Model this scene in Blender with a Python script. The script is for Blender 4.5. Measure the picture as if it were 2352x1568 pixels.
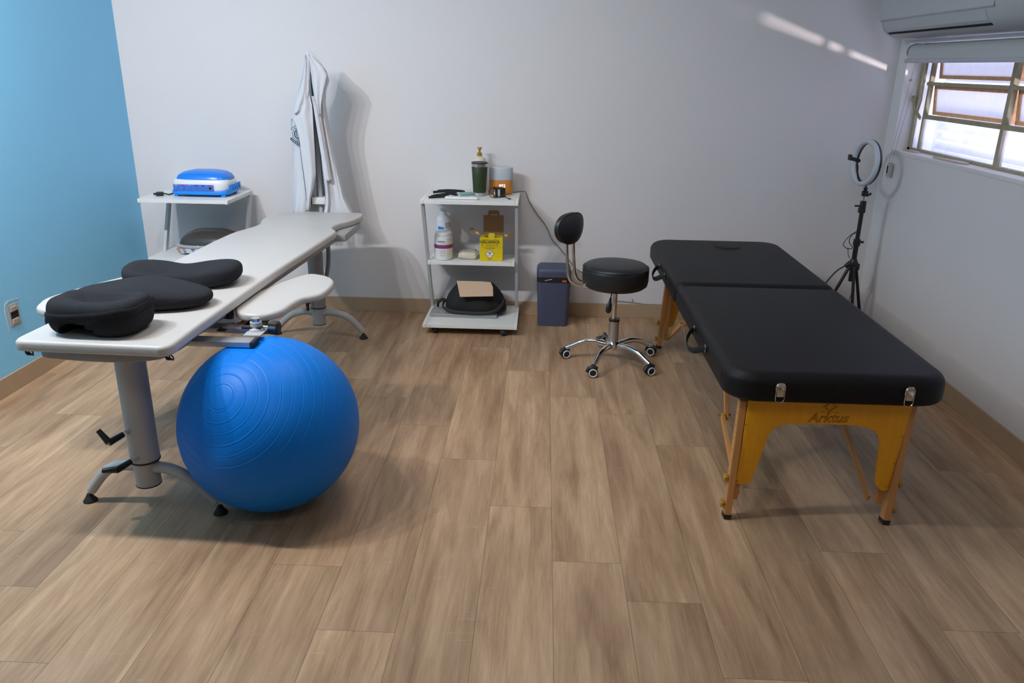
import bpy, bmesh, math, random
from mathutils import Vector, Matrix
random.seed(4)
PI = math.pi
sc = bpy.context.scene
for o in list(bpy.data.objects): bpy.data.objects.remove(o)
C = sc.collection

# ---------------------------------------------------------------- camera
cam_d = bpy.data.cameras.new('camera'); cam = bpy.data.objects.new('camera', cam_d); C.objects.link(cam)
cam_d.sensor_width = 36; cam_d.lens = 1794.224 / 2352 * 36; cam_d.clip_start = .02
cr, cu, cf = (.9990483, .0408534, .01528051), (-.02801885, .33260413, .94265022), (-.03342811, .94218124, -.33343225)
cam.matrix_world = Matrix(((cr[0], cu[0], -cf[0], 0), (cr[1], cu[1], -cf[1], 0), (cr[2], cu[2], -cf[2], 1.55), (0, 0, 0, 1)))
sc.camera = cam
# ---------------------------------------------------------------- world, lights, exposure
sc.view_settings.view_transform = 'Standard'; sc.view_settings.look = 'None'
sc.view_settings.exposure = 0.0; sc.view_settings.gamma = 1.0
w = bpy.data.worlds.new('world'); sc.world = w; w.use_nodes = True
w.node_tree.nodes['Background'].inputs[0].default_value = (.78, .84, 1.0, 1)
w.node_tree.nodes['Background'].inputs[1].default_value = 1.7
def light(name, kind, loc, energy, col=(1, 1, 1), aim=None, **k):
    d = bpy.data.lights.new(name, kind); d.energy = energy; d.color = col
    for a, b in k.items(): setattr(d, a, b)
    o = bpy.data.objects.new(name, d); o.location = loc; C.objects.link(o)
    if aim is not None: o.rotation_euler = (Vector(aim) - Vector(loc)).to_track_quat('-Z', 'Y').to_euler()
    return o
LAMPX = (-2.32, -2.06, -1.80, -1.54)
for lx_, pw_ in zip(LAMPX, (30, 14, 13, 12)): light('track_lamp_light', 'AREA', (lx_, 2.17, 2.58), pw_, (.985, .978, 1.0), aim=(lx_ - .35, 3.37, .58), shape='DISK', size=.10)
light('middle_fill_light', 'AREA', (-.3, 3.0, 2.67), 17, (1.0, .93, .86), aim=(-.3, 3.001, 0), shape='DISK', size=.9)  # added soft fill, lifts the shadows on the back wall and central floor
light('front_fill_light', 'AREA', (.1, .3, 2.67), 11, (1.0, .93, .85), aim=(.1, .301, 0), shape='DISK', size=.9)  # added soft fill from the camera side for the front faces and floor
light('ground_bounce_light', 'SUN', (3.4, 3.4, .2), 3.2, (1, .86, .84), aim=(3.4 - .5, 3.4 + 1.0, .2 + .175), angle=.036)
light('window_fill_light', 'AREA', (2.33, 3.75, .90), 22, (.78, .77, 1.0), aim=(1.2, 3.75, 1.75), shape='RECTANGLE', size=1.8, size_y=.16)  # added area lamp, unseen below the sill outside, strengthens the daylight glow

# ---------------------------------------------------------------- materials
def mat(name, col, rough=.5, metal=0, bump=0, bscale=60, var=0, vscale=8, spec=.5, coat=0, emis=0, stretch=None):
    m = bpy.data.materials.new(name); m.use_nodes = True; nt = m.node_tree; N = nt.nodes; L = nt.links
    b = N['Principled BSDF']; b.inputs['Roughness'].default_value = rough; b.inputs['Metallic'].default_value = metal
    b.inputs['Specular IOR Level'].default_value = spec; b.inputs['Coat Weight'].default_value = coat
    b.inputs['Base Color'].default_value = (*col, 1)
    tc = N.new('ShaderNodeTexCoord'); src = tc.outputs['Object']
    if stretch:
        mp = N.new('ShaderNodeMapping'); mp.inputs['Scale'].default_value = stretch; L.new(src, mp.inputs[0]); src = mp.outputs[0]
    if var:
        n = N.new('ShaderNodeTexNoise'); n.inputs['Scale'].default_value = vscale; n.inputs['Detail'].default_value = 5; L.new(src, n.inputs[0])
        mx = N.new('ShaderNodeMix'); mx.data_type = 'RGBA'; L.new(n.outputs[0], mx.inputs[0])
        mx.inputs[6].default_value = (*[c * (1 - var) for c in col], 1); mx.inputs[7].default_value = (*[min(1, c * (1 + var)) for c in col], 1)
        L.new(mx.outputs[2], b.inputs['Base Color'])
    if bump:
        n = N.new('ShaderNodeTexNoise'); n.inputs['Scale'].default_value = bscale; n.inputs['Detail'].default_value = 3; L.new(src, n.inputs[0])
        bp = N.new('ShaderNodeBump'); bp.inputs['Strength'].default_value = bump; bp.inputs['Distance'].default_value = .002
        L.new(n.outputs[0], bp.inputs['Height']); L.new(bp.outputs[0], b.inputs['Normal'])
    if emis:
        b.inputs['Emission Color'].default_value = (*col, 1); b.inputs['Emission Strength'].default_value = emis
    return m
M = dict(
    wall=mat('white_wall_paint', (.70, .685, .69), .75, bump=.35, bscale=90, var=.012, vscale=3),
    blue=mat('blue_wall_paint', (.235, .60, .89), .7, bump=.4, bscale=90, var=.03, vscale=4),
    frontwall=mat('taupe_wall_paint', (.26, .24, .22), .75),
    skirt=mat('beige_tile_baseboard', (.42, .30, .19), .45, var=.06, vscale=12),
    ceil=mat('ceiling_paint', (.72, .71, .70), .8),
    vinyl=mat('white_vinyl_upholstery', (.49, .475, .455), .42, bump=.15, bscale=220),
    greymetal=mat('grey_painted_metal', (.42, .43, .43), .42, bump=.1, bscale=300),
    darkgrey=mat('mid_grey_painted_metal', (.30, .30, .30), .45),
    satinmetal=mat('brushed_steel', (.5, .51, .53), .35, metal=.7),
    black=mat('black_plastic', (.012, .012, .014), .4),
    rubber=mat('black_rubber', (.015, .015, .016), .7),
    blackvinyl=mat('black_leatherette', (.0075, .0075, .0085), .50, bump=.4, bscale=240, spec=.22),
    stoolvinyl=mat('stool_leatherette', (.012, .012, .013), .42, bump=.3, bscale=200),
    fabric=mat('charcoal_jersey', (.022, .023, .027), .95, bump=.8, bscale=420, var=.35, vscale=160, spec=.15),
    chrome=mat('chrome', (.75, .75, .74), .08, metal=1),
    brass=mat('gold_plastic', (.55, .36, .06), .3, metal=.6),
    ply=mat('varnished_plywood', (.90, .385, .006), .42, var=.14, vscale=9, stretch=(9, 9, 1.2), coat=.3),
    beech=mat('beech_bar', (.60, .275, .085), .5, var=.12, vscale=14, stretch=(9, 9, 1), coat=.2),
    burn=mat('burnt_engraving', (.09, .022, .004), .7),
    yellowknob=mat('ochre_knob', (.42, .25, .03), .45),
    shelf=mat('white_shelf_board', (.74, .75, .73), .4),
    shelfmetal=mat('pale_grey_tube', (.52, .55, .58), .4),
    ball=mat('blue_gym_ball', (.0, .175, .66), .46, bump=.15, bscale=260, spec=.22),
    bluepl=mat('blue_plastic', (.01, .20, .75), .25, spec=.6),
    cyanpl=mat('bright_blue_plastic', (.01, .25, .80), .35),
    panelblue=mat('printed_blue_panel', (.07, .15, .52), .4, var=.3, vscale=90),
    whitepl=mat('white_plastic', (.76, .77, .80), .3),
    greypl=mat('light_grey_plastic', (.45, .46, .49), .4),
    ac=mat('air_conditioner_shell', (.44, .46, .47), .45),
    cotton=mat('white_cotton', (.62, .63, .67), .9, bump=.5, bscale=300),
    navy=mat('navy_trim', (.012, .03, .06), .7),
    green=mat('olive_powder_coat', (.020, .036, .005), .5, bump=.3, bscale=500),
    steel=mat('stainless_steel', (.55, .55, .56), .25, metal=.9),
    cream=mat('cream_bottle', (.62, .58, .46), .4),
    amber=mat('amber_wood_grain', (.60, .23, .03), .4, var=.25, vscale=30, stretch=(6, 6, 1)),
    palepl=mat('pale_blue_plastic', (.50, .55, .60), .5),
    led=mat('led_digits', (.9, .9, 1.0), .4, emis=.8),
    kraft=mat('kraft_card', (.30, .165, .075), .85, var=.06, vscale=30),
    kraftpale=mat('pale_kraft_paper', (.53, .38, .26), .85, var=.08, vscale=120),
    yellow=mat('yellow_card', (.72, .54, .0), .55),
    ink=mat('black_ink', (.03, .025, .01), .7),
    purple=mat('purple_label', (.22, .04, .15), .5),
    bluelab=mat('blue_label', (.01, .24, .62), .5),
    greylab=mat('grey_print', (.45, .46, .44), .6),
    tan=mat('warm_label', (.72, .64, .47), .5),
    bin=mat('slate_blue_plastic', (.060, .070, .125), .5),
    orange=mat('orange_sticker', (.6, .09, .02), .5),
    silver=mat('silver_laptop', (.36, .37, .38), .4, metal=.4),
    bag=mat('black_nylon', (.008, .008, .009), .8, bump=.6, bscale=160),
    strap=mat('dark_grey_webbing', (.028, .028, .03), .8),
    teal=mat('teal_card', (.22, .40, .37), .6),
    diffuser=mat('ring_light_diffuser', (.50, .55, .60), .5),
    frame=mat('cream_window_paint', (.33, .29, .19), .6, var=.3, vscale=30),
    rust=mat('rusty_peach_paint', (.62, .35, .18), .7, var=.35, vscale=40),
    slat=mat('aluminium_slat', (.75, .77, .86), .5),
    stone=mat('stone_sill', (.42, .37, .34), .6, var=.3, vscale=60),
    clearpl=mat('clear_plastic', (.5, .5, .48), .15),
    smoke=mat('smoky_lid', (.055, .048, .042), .12, spec=.7),
    red=mat('red_print', (.5, .03, .03), .5), pinkp=mat('pink_print', (.6, .3, .25), .5),
    socketpl=mat('aged_socket_plastic', (.40, .36, .31), .5),
    dark=mat('dark_hollow', (.004, .004, .004), .9),
    wire=mat('grey_wire', (.06, .06, .06), .6),
    cable=mat('pale_painted_cable', (.30, .28, .26), .6),
)
def glass_mat(name, tint, clear, trans, rough=.15):
    m = bpy.data.materials.new(name); m.use_nodes = True; nt = m.node_tree; N = nt.nodes; L = nt.links
    N.remove(N['Principled BSDF']); out = N['Material Output']
    t = N.new('ShaderNodeBsdfTransparent'); t.inputs[0].default_value = (*tint, 1)
    tl = N.new('ShaderNodeBsdfTranslucent'); tl.inputs[0].default_value = (.8, .8, .86, 1)
    g = N.new('ShaderNodeBsdfGlossy'); g.inputs['Roughness'].default_value = rough
    n = N.new('ShaderNodeTexNoise'); n.inputs['Scale'].default_value = 9; n.inputs['Detail'].default_value = 6
    tc = N.new('ShaderNodeTexCoord'); L.new(tc.outputs['Object'], n.inputs[0])
    mr = N.new('ShaderNodeMapRange'); mr.inputs[3].default_value = max(0, trans - .15); mr.inputs[4].default_value = min(1, trans + .15); L.new(n.outputs[0], mr.inputs[0])
    m1 = N.new('ShaderNodeMixShader'); L.new(mr.outputs[0], m1.inputs[0]); L.new(t.outputs[0], m1.inputs[1]); L.new(tl.outputs[0], m1.inputs[2])
    m2 = N.new('ShaderNodeMixShader'); m2.inputs[0].default_value = .06; L.new(m1.outputs[0], m2.inputs[1]); L.new(g.outputs[0], m2.inputs[2])
    L.new(m2.outputs[0], out.inputs[0]); return m
M['glass_clear'] = glass_mat('clear_pane', (.9, .92, 1), 1, .25)
M['glass_frost'] = glass_mat('milky_pane', (.9, .9, .96), 1, .75)

def floor_material():
    m = bpy.data.materials.new('oak_vinyl_planks'); m.use_nodes = True; nt = m.node_tree; N = nt.nodes; L = nt.links
    b = N['Principled BSDF']; b.inputs['Roughness'].default_value = .42; b.inputs['Specular IOR Level'].default_value = .35
    uv = N.new('ShaderNodeUVMap'); uv.uv_map = 'plank'
    at = N.new('ShaderNodeAttribute'); at.attribute_name = 'plank_id'
    def math_(op, a, bb=None):
        n = N.new('ShaderNodeMath'); n.operation = op
        for i, v in enumerate((a, bb)):
            if v is None: continue
            if isinstance(v, (int, float)): n.inputs[i].default_value = v
            else: L.new(v, n.inputs[i])
        return n.outputs[0]
    sep = N.new('ShaderNodeSeparateXYZ'); L.new(uv.outputs[0], sep.inputs[0])
    idz = math_('MULTIPLY', at.outputs['Fac'], 37.0)
    def noise(sx, sy, scale, detail=4, rough=.6, dist=0):
        cmb = N.new('ShaderNodeCombineXYZ'); L.new(math_('MULTIPLY', sep.outputs[0], sx), cmb.inputs[0]); L.new(math_('MULTIPLY', sep.outputs[1], sy), cmb.inputs[1]); L.new(idz, cmb.inputs[2])
        n = N.new('ShaderNodeTexNoise'); n.inputs['Scale'].default_value = scale; n.inputs['Detail'].default_value = detail; n.inputs['Roughness'].default_value = rough; n.inputs['Distortion'].default_value = dist
        L.new(cmb.outputs[0], n.inputs[0]); return n.outputs[0]
    broad = noise(9, 1.3, 1.0, 3, .5, .6)       # soft cathedral bands
    mid = noise(26, 2.2, 1.0, 5, .6, .8)
    fine = noise(170, 9, 1.0, 4, .7)            # fibres
    knots = noise(5, 3.4, 1.0, 2, .5, 1.5)
    s = math_('ADD', math_('MULTIPLY', broad, .46), math_('MULTIPLY', mid, .32))
    s = math_('ADD', s, math_('MULTIPLY', fine, .22))
    r = N.new('ShaderNodeValToRGB'); L.new(s, r.inputs[0])
    e = r.color_ramp.elements; e[0].position = .355; e[0].color = (.245, .142, .076, 1); e[1].position = .645; e[1].color = (.545, .370, .226, 1)
    k = e.new(.50); k.color = (.395, .253, .148, 1)
    pl = N.new('ShaderNodeMix'); pl.data_type = 'RGBA'; pl.blend_type = 'MULTIPLY'; pl.inputs[0].default_value = 1
    L.new(r.outputs[0], pl.inputs[6])
    tint = N.new('ShaderNodeMapRange'); L.new(at.outputs['Fac'], tint.inputs[0]); tint.inputs[3].default_value = .90; tint.inputs[4].default_value = 1.12
    cb = N.new('ShaderNodeCombineColor'); L.new(tint.outputs[0], cb.inputs[0]); L.new(tint.outputs[0], cb.inputs[1]); L.new(math_('MULTIPLY', tint.outputs[0], 1.0), cb.inputs[2]); L.new(cb.outputs[0], pl.inputs[7])
    # dark seam at the plank edges
    wdt, lng = .2287, 1.372
    ex = math_('MINIMUM', sep.outputs[0], math_('SUBTRACT', wdt, sep.outputs[0])); ey = math_('MINIMUM', sep.outputs[1], math_('SUBTRACT', lng, sep.outputs[1]))
    edge = math_('LESS_THAN', math_('MINIMUM', ex, ey), .0009)
    # pale scratch ticks across the grain
    cr2 = noise(9, 420, 1.0, 1, .4); crm = noise(7, 5, 1.0, 2, .5)
    tick = math_('MULTIPLY', math_('GREATER_THAN', cr2, .71), math_('GREATER_THAN', crm, .60))
    tk = N.new('ShaderNodeMix'); tk.data_type = 'RGBA'; L.new(math_('MULTIPLY', tick, .45), tk.inputs[0]); L.new(pl.outputs[2], tk.inputs[6]); tk.inputs[7].default_value = (.55, .44, .33, 1)
    sm = N.new('ShaderNodeMix'); sm.data_type = 'RGBA'; L.new(math_('MULTIPLY', edge, .7), sm.inputs[0]); L.new(tk.outputs[2], sm.inputs[6]); sm.inputs[7].default_value = (.07, .045, .028, 1)
    L.new(sm.outputs[2], b.inputs['Base Color'])
    bp = N.new('ShaderNodeBump'); bp.inputs['Strength'].default_value = .22; bp.inputs['Distance'].default_value = .002; L.new(fine, bp.inputs['Height']); L.new(bp.outputs[0], b.inputs['Normal'])
    return m
M['floor'] = floor_material()

# ---------------------------------------------------------------- helpers
def V(*a): return Vector(a)
def pieces(bm):
    seen = set(); out = []
    for v in bm.verts:
        if v in seen: continue
        st = [v]; seen.add(v); comp = []
        while st:
            q = st.pop(); comp.append(q)
            for e in q.link_edges:
                o = e.other_vert(q)
                if o not in seen: seen.add(o); st.append(o)
        out.append(comp)
    return out
def each(name, bm, m, parent=None, smooth=True, label=None, struct_=False):
    """one object per loose piece of the bmesh"""
    obs = []
    for comp in pieces(bm):
        nb = bmesh.new(); mp = {v: nb.verts.new(v.co) for v in comp}
        for f in {f for v in comp for f in v.link_faces}: nb.faces.new([mp[v] for v in f.verts])
        obs.append(link(name, nb, m, parent, smooth, label))
    bm.free(); return obs[0]
def link(name, bm, m, parent=None, smooth=True, label=None):
    """one mesh object; coordinates in the bmesh are world coordinates"""
    if parent is not None:
        p = parent; off = Vector((0, 0, 0))
        while p is not None: off += p.location; p = p.parent
        bmesh.ops.translate(bm, verts=bm.verts, vec=-off)
    me = bpy.data.meshes.new(name)
    bmesh.ops.recalc_face_normals(bm, faces=bm.faces)
    bm.to_mesh(me); bm.free()
    ms = m if isinstance(m, (list, tuple)) else [m]
    for x in ms: me.materials.append(M[x] if isinstance(x, str) else x)
    if smooth:
        me.polygons.foreach_set('use_smooth', [True] * len(me.polygons))
        try: me.set_sharp_from_angle(angle=math.radians(38))
        except Exception: pass
    o = bpy.data.objects.new(name, me); C.objects.link(o)
    if parent is not None: o.parent = parent
    if label: o['label'] = label
    return o
def thing(name, label, cat, loc, group=None):
    o = bpy.data.objects.new(name, None); o.empty_display_size = .1; o.location = loc; C.objects.link(o)
    o['label'] = label; o['category'] = cat
    if group: o['group'] = group
    return o
def tag(o, label, cat, group=None):
    o['label'] = label; o['category'] = cat
    if group: o['group'] = group
    return o
def struct(name, bm, m, smooth=False):
    o = link(name, bm, m, None, smooth); o['kind'] = 'structure'; return o
def B(): return bmesh.new()
def box(bm, a, b, bev=0, rot=None, seg=2):
    """axis box from corner a to b, optional bevel; rot=(Matrix3, pivot)"""
    a = Vector(a); b = Vector(b); c = (a + b) / 2; s = b - a
    r = bmesh.ops.create_cube(bm, size=1); vs = r['verts']
    for v in vs: v.co = Vector((v.co.x * s.x, v.co.y * s.y, v.co.z * s.z)) + c
    if bev:
        es = list({e for v in vs for e in v.link_edges}); r2 = bmesh.ops.bevel(bm, geom=es, offset=bev, segments=seg, profile=.6, affect='EDGES')
        vs = list({v for f in r2['faces'] for v in f.verts} | {v for v in vs if v.is_valid})
    if rot:
        R, pv = rot; pv = Vector(pv)
        for v in vs: v.co = R @ (v.co - pv) + pv
    return vs
def catmull(P, n=6, closed=False):
    P = [Vector(p) for p in P]; N = len(P); out = []
    rng = N if closed else N - 1
    for i in range(rng):
        if closed: p0, p1, p2, p3 = P[(i - 1) % N], P[i], P[(i + 1) % N], P[(i + 2) % N]
        else: p0, p1, p2, p3 = P[max(i - 1, 0)], P[i], P[i + 1], P[min(i + 2, N - 1)]
        for k in range(n):
            t = k / n
            out.append(.5 * ((2 * p1) + (-p0 + p2) * t + (2 * p0 - 5 * p1 + 4 * p2 - p3) * t * t + (-p0 + 3 * p1 - 3 * p2 + p3) * t ** 3))
    if not closed: out.append(P[-1].copy())
    return out
def tube(bm, pts, r, seg=12, cap=True, flat=1.0, up=None, closed=False):
    """swept tube; r number or list; flat squashes the section along its second axis"""
    pts = [Vector(p) for p in pts]; n = len(pts); rs = r if isinstance(r, (list, tuple)) else [r] * n
    rings = []; u = None
    for i, p in enumerate(pts):
        if closed: t = (pts[(i + 1) % n] - pts[i - 1])
        else: t = (pts[min(i + 1, n - 1)] - pts[max(i - 1, 0)])
        t.normalize()
        if u is None:
            ref = Vector(up) if up else (Vector((0, 0, 1)) if abs(t.z) < .9 else Vector((1, 0, 0)))
            u = (ref - t * ref.dot(t)).normalized()
        else: u = (u - t * u.dot(t)).normalized()
        v = t.cross(u)
        rings.append([bm.verts.new(p + (u * math.cos(2 * PI * k / seg) + v * math.sin(2 * PI * k / seg) * flat) * rs[i]) for k in range(seg)])
    m = n if closed else n - 1
    for i in range(m):
        a, b = rings[i], rings[(i + 1) % n]
        for k in range(seg): bm.faces.new((a[k], a[(k + 1) % seg], b[(k + 1) % seg], b[k]))
    if cap and not closed: bm.faces.new(rings[0][::-1]); bm.faces.new(rings[-1])
def bar(bm, a, b, w, h, up=(0, 0, 1), bev=0):
    """rectangular bar from a to b, w across, h along up"""
    a = Vector(a); b = Vector(b); t = (b - a).normalized(); up = Vector(up); u = (up - t * up.dot(t)).normalized(); v = t.cross(u)
    vs = []
    for p in (a, b):
        for sx, sy in ((-1, -1), (1, -1), (1, 1), (-1, 1)): vs.append(bm.verts.new(p + v * sx * w / 2 + u * sy * h / 2))
    f = [bm.faces.new([vs[i] for i in q]) for q in ((0, 1, 2, 3), (7, 6, 5, 4), (0, 4, 5, 1), (1, 5, 6, 2), (2, 6, 7, 3), (3, 7, 4, 0))]
    if bev: bmesh.ops.bevel(bm, geom=list({e for x in f for e in x.edges}), offset=bev, segments=2, affect='EDGES')
def lathe(bm, prof, c, axis=(0, 0, 1), seg=32, cap=True):
    """prof: list of (radius, height) along axis from c"""
    ax = Vector(axis).normalized(); ref = Vector((1, 0, 0)) if abs(ax.x) < .9 else Vector((0, 1, 0)); u = (ref - ax * ref.dot(ax)).normalized(); v = ax.cross(u); c = Vector(c)
    rings = []
    for r, h in prof:
        if r < 1e-6: rings.append([bm.verts.new(c + ax * h)])
        else: rings.append([bm.verts.new(c + ax * h + (u * math.cos(2 * PI * k / seg) + v * math.sin(2 * PI * k / seg)) * r) for k in range(seg)])
    for a, b in zip(rings, rings[1:]):
        for k in range(seg):
            k2 = (k + 1) % seg
            if len(a) == 1 and len(b) > 1: bm.faces.new((a[0], b[k2], b[k]))
            elif len(b) == 1 and len(a) > 1: bm.faces.new((a[k], a[k2], b[0]))
            elif len(a) > 1: bm.faces.new((a[k], a[k2], b[k2], b[k]))
    if cap:
        if len(rings[0]) > 1: bm.faces.new(rings[0][::-1])
        if len(rings[-1]) > 1: bm.faces.new(rings[-1])
def offset_poly(P, d):
    n = len(P); out = []
    area = sum(P[i][0] * P[(i + 1) % n][1] - P[(i + 1) % n][0] * P[i][1] for i in range(n)); s = 1 if area > 0 else -1
    for i in range(n):
        a, b, c = Vector(P[i - 1]), Vector(P[i]), Vector(P[(i + 1) % n])
        e1 = (b - a); e2 = (c - b)
        if e1.length < 1e-9 or e2.length < 1e-9: out.append(b.copy()); continue
        e1.normalize(); e2.normalize(); n1 = Vector((-e1.y, e1.x)) * s; n2 = Vector((-e2.y, e2.x)) * s
        m = (n1 + n2)
        if m.length < 1e-6: m = n1
        m.normalize(); k = d / max(.5, m.dot(n1)); out.append(b + m * k)
    return out
def slab(bm, P, z0, z1, r=0, rb=None, seg=4, fn=None, dome=0):
    """outline P (2D), extruded z0..z1 with edge radius r (top) / rb (bottom). fn maps (x,y,z)->Vector"""
    rb = r if rb is None else rb; P = [Vector(p[:2]) for p in P]; fn = fn or (lambda x, y, z: Vector((x, y, z)))
    layers = []
    if rb:
        for k in range(seg + 1):
            a = PI / 2 * k / seg; layers.append((rb * (1 - math.sin(a)), z0 + rb * (1 - math.cos(a))))
    else: layers.append((0, z0))
    if r:
        for k in range(seg + 1):
            a = PI / 2 * k / seg; layers.append((r * (1 - math.cos(a)), z1 - r * (1 - math.sin(a))))
    else: layers.append((0, z1))
    rings = []
    for d, z in layers:
        Q = offset_poly(P, d) if d > 1e-6 else P
        rings.append([bm.verts.new(fn(q.x, q.y, z)) for q in Q])
    n = len(P)
    for a, b in zip(rings, rings[1:]):
        for k in range(n): bm.faces.new((a[k], a[(k + 1) % n], b[(k + 1) % n], b[k]))
    bm.faces.new(rings[0][::-1]); bm.faces.new(rings[-1])
def rrect(x0, y0, x1, y1, r, seg=6):
    out = []
    for cx, cy, a0 in ((x1 - r, y1 - r, 0), (x0 + r, y1 - r, 90), (x0 + r, y0 + r, 180), (x1 - r, y0 + r, 270)):
        for k in range(seg + 1):
            a = math.radians(a0 + 90 * k / seg); out.append(Vector((cx + r * math.cos(a), cy + r * math.sin(a))))
    return out
def rot_about(ang, pv, axis='Z'): return (Matrix.Rotation(ang, 3, axis), pv)
def xz(y0):  # slab drawn in the x-z plane: thickness runs along -y from y0
    return lambda x, y, z: Vector((x, y0 - z, y))
def text_mesh(name, s, size, m, parent, origin, right, up, outline=False, shear=0, depth=.0004, align='CENTER', bold=0, spacing=1):
    """lettering built flat on a surface; origin = centre of baseline"""
    cu_ = bpy.data.curves.new(name, 'FONT'); cu_.body = s; cu_.size = size; cu_.align_x = align; cu_.shear = shear; cu_.space_character = spacing
    if outline: cu_.fill_mode = 'NONE'; cu_.bevel_depth = outline; cu_.bevel_resolution = 0
    else: cu_.extrude = depth; cu_.offset = bold
    t = bpy.data.objects.new('tmp', cu_); C.objects.link(t); dg = bpy.context.evaluated_depsgraph_get()
    me = bpy.data.meshes.new_from_object(t.evaluated_get(dg)); bpy.data.objects.remove(t)
    bm = B(); bm.from_mesh(me); bpy.data.meshes.remove(me)
    r_ = Vector(right).normalized(); u_ = Vector(up).normalized(); n_ = r_.cross(u_); o_ = Vector(origin)
    for v in bm.verts: v.co = o_ + r_ * v.co.x + u_ * v.co.y + n_ * v.co.z
    return link(name, bm, m, parent, smooth=False)

# ================================================================ ROOM
XL, XR, YB, YF, ZC = -2.575, 2.05, 4.92, -1.3, 2.72
# floor: individual planks 228.7 x 1372 mm laid along y, end joints as in the photo
ends = {-1: 2.539, 0: 2.207, 1: 2.016, -2: 2.895, -3: 3.205, 2: 3.08, 3: 2.733, 4: 2.321, 5: 1.938, -4: 2.134, -5: 3.731, -9: 2.268, -8: 1.972, -7: 1.657, -11: 2.866, 6: 3.25, 7: 2.93, 8: 2.5, -6: 2.75, -10: 3.2}
bm = B(); uvl = bm.loops.layers.uv.new('plank'); ids = bm.faces.layers.float.new('plank_id')
W_, L_ = .2287, 1.372
for k in range(-12, 9):
    x0 = .067 + k * W_; x1 = x0 + W_; e0 = ends.get(k, random.uniform(2, 3.3)); j = math.floor((YF - .1 - e0) / L_)
    while e0 + j * L_ < YB + .1:
        y0 = e0 + j * L_; y1 = y0 + L_; a0, a1 = max(x0, XL - .1), min(x1, XR + .1); b0, b1 = max(y0, YF - .1), min(y1, YB + .1); j += 1
        if a1 <= a0 or b1 <= b0: continue
        f = bm.faces.new([bm.verts.new((x, y, 0)) for x, y in ((a0, b0), (a1, b0), (a1, b1), (a0, b1))])
        for lp in f.loops: lp[uvl].uv = (lp.vert.co.x - x0, lp.vert.co.y - y0)
        f[ids] = random.random()
box(bm, (XL - .1, YF - .1, -.08), (XR + .1, YB + .1, -.002))
struct('floor', bm, 'floor')
def wallbox(name, a, b, m): bm = B(); box(bm, a, b); return struct(name, bm, m)
wallbox('wall_back', (XL - .1, YB, 0), (XR + .25, YB + .12, ZC), 'wall')
wallbox('wall_left', (XL - .12, YF - .1, 0), (XL, YB, ZC), 'blue')
wallbox('wall_front', (XL, YF - .12, 0), (XR, YF, ZC), 'frontwall')
wallbox('ceiling', (XL - .1, YF - .1, ZC), (XR + .25, YB + .1, ZC + .1), 'ceil')
# right wall around the window opening
WY0, WY1, WZ0, WZ1 = 2.55, 4.80, 1.115, 1.70
bm = B()
for a, b in (((XR, YF - .1, 0), (XR + .16, YB, WZ0)), ((XR, YF - .1, WZ1), (XR + .16, YB, ZC)), ((XR, YF - .1, WZ0), (XR + .16, WY0, WZ1)), ((XR, WY1, WZ0), (XR + .16, YB, WZ1))): box(bm, a, b)
struct('wall_right', bm, 'wall')
def skirting(name, P, h=.092):
    bm = B()
    a, b = P; box(bm, a, (b[0], b[1], h), .002); return struct(name, bm, 'skirt')
skirting('baseboard_back', ((XL + .012, YB - .012, 0), (XR - .012, YB - .0005)))
skirting('baseboard_left', ((XL + .0005, YF, 0), (XL + .012, YB - .0005)))
skirting('baseboard_right', ((XR - .012, YF, 0), (XR - .0005, YB - .0005)))

# ---- window 1
GX = 2.15
bm = B()
box(bm, (GX - .015, WY1 - .03, WZ0), (GX + .015, WY1, WZ1)); box(bm, (GX - .015, WY0, WZ0), (GX + .015, WY0 + .03, WZ1))
box(bm, (GX - .015, WY0, WZ0), (GX + .015, WY1, WZ0 + .018)); box(bm, (GX - .015, WY0, WZ1 - .02), (GX + .015, WY1, WZ1))
win = struct('window_1', bm, 'frame')
def wpart(name, bm, m, lab=None, par=None): return (each if name in ('mullion', 'rail', 'pane') else link)(name, bm, m, par or win, False, lab)
bm = B(); box(bm, (GX - .012, 4.665, WZ0 + .018), (GX + .010, 4.685, WZ1 - .02)); box(bm, (GX - .014, 3.845, WZ0 + .018), (GX + .012, 3.875, WZ1 - .02)); box(bm, (GX - .014, 3.06, WZ0 + .018), (GX + .012, 3.085, WZ1 - .02))
wpart('mullion', bm, 'frame')
def sash(y0, y1, z0, z1, tilt, name='sash'):
    piv = (GX + .012, 0, z1); R = Matrix.Rotation(tilt, 3, 'Y'); rr = (R, piv)
    bm = B(); x0, x1 = GX + .014, GX + .034; t = .018
    for a, b in (((x0, y0, z0), (x1, y1, z0 + t)), ((x0, y0, z1 - t), (x1, y1, z1)), ((x0, y0, z0), (x1, y0 + t, z1)), ((x0, y1 - t, z0), (x1, y1, z1))): box(bm, a, b, rot=rr)
    s = wpart(name, bm, 'rust', 'rusty peach painted sash frame')
    bm = B(); box(bm, (x0 + .008, y0 + t - .003, z0 + t - .003), (x0 + .011, y1 - t + .003, z1 - t + .003), rot=rr)
    g = link('pane', bm, 'glass_frost', s, False); return s
for y0, y1 in ((3.878, 4.662), (3.09, 3.842)):
    sash(y0, y1, 1.514, WZ1 - .022, -.10)
    sash(y0, y1, 1.322, 1.478, -.10)
bm = B(); box(bm, (GX - .014, 3.86, 1.478), (GX + .008, 4.70, 1.496)); box(bm, (GX - .014, 3.07, 1.478), (GX + .008, 3.85, 1.496))
box(bm, (GX - .014, 3.86, 1.300), (GX + .008, 4.68, 1.322)); box(bm, (GX - .014, 3.07, 1.300), (GX + .008, 3.85, 1.322)); wpart('rail', bm, 'frame')
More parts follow.
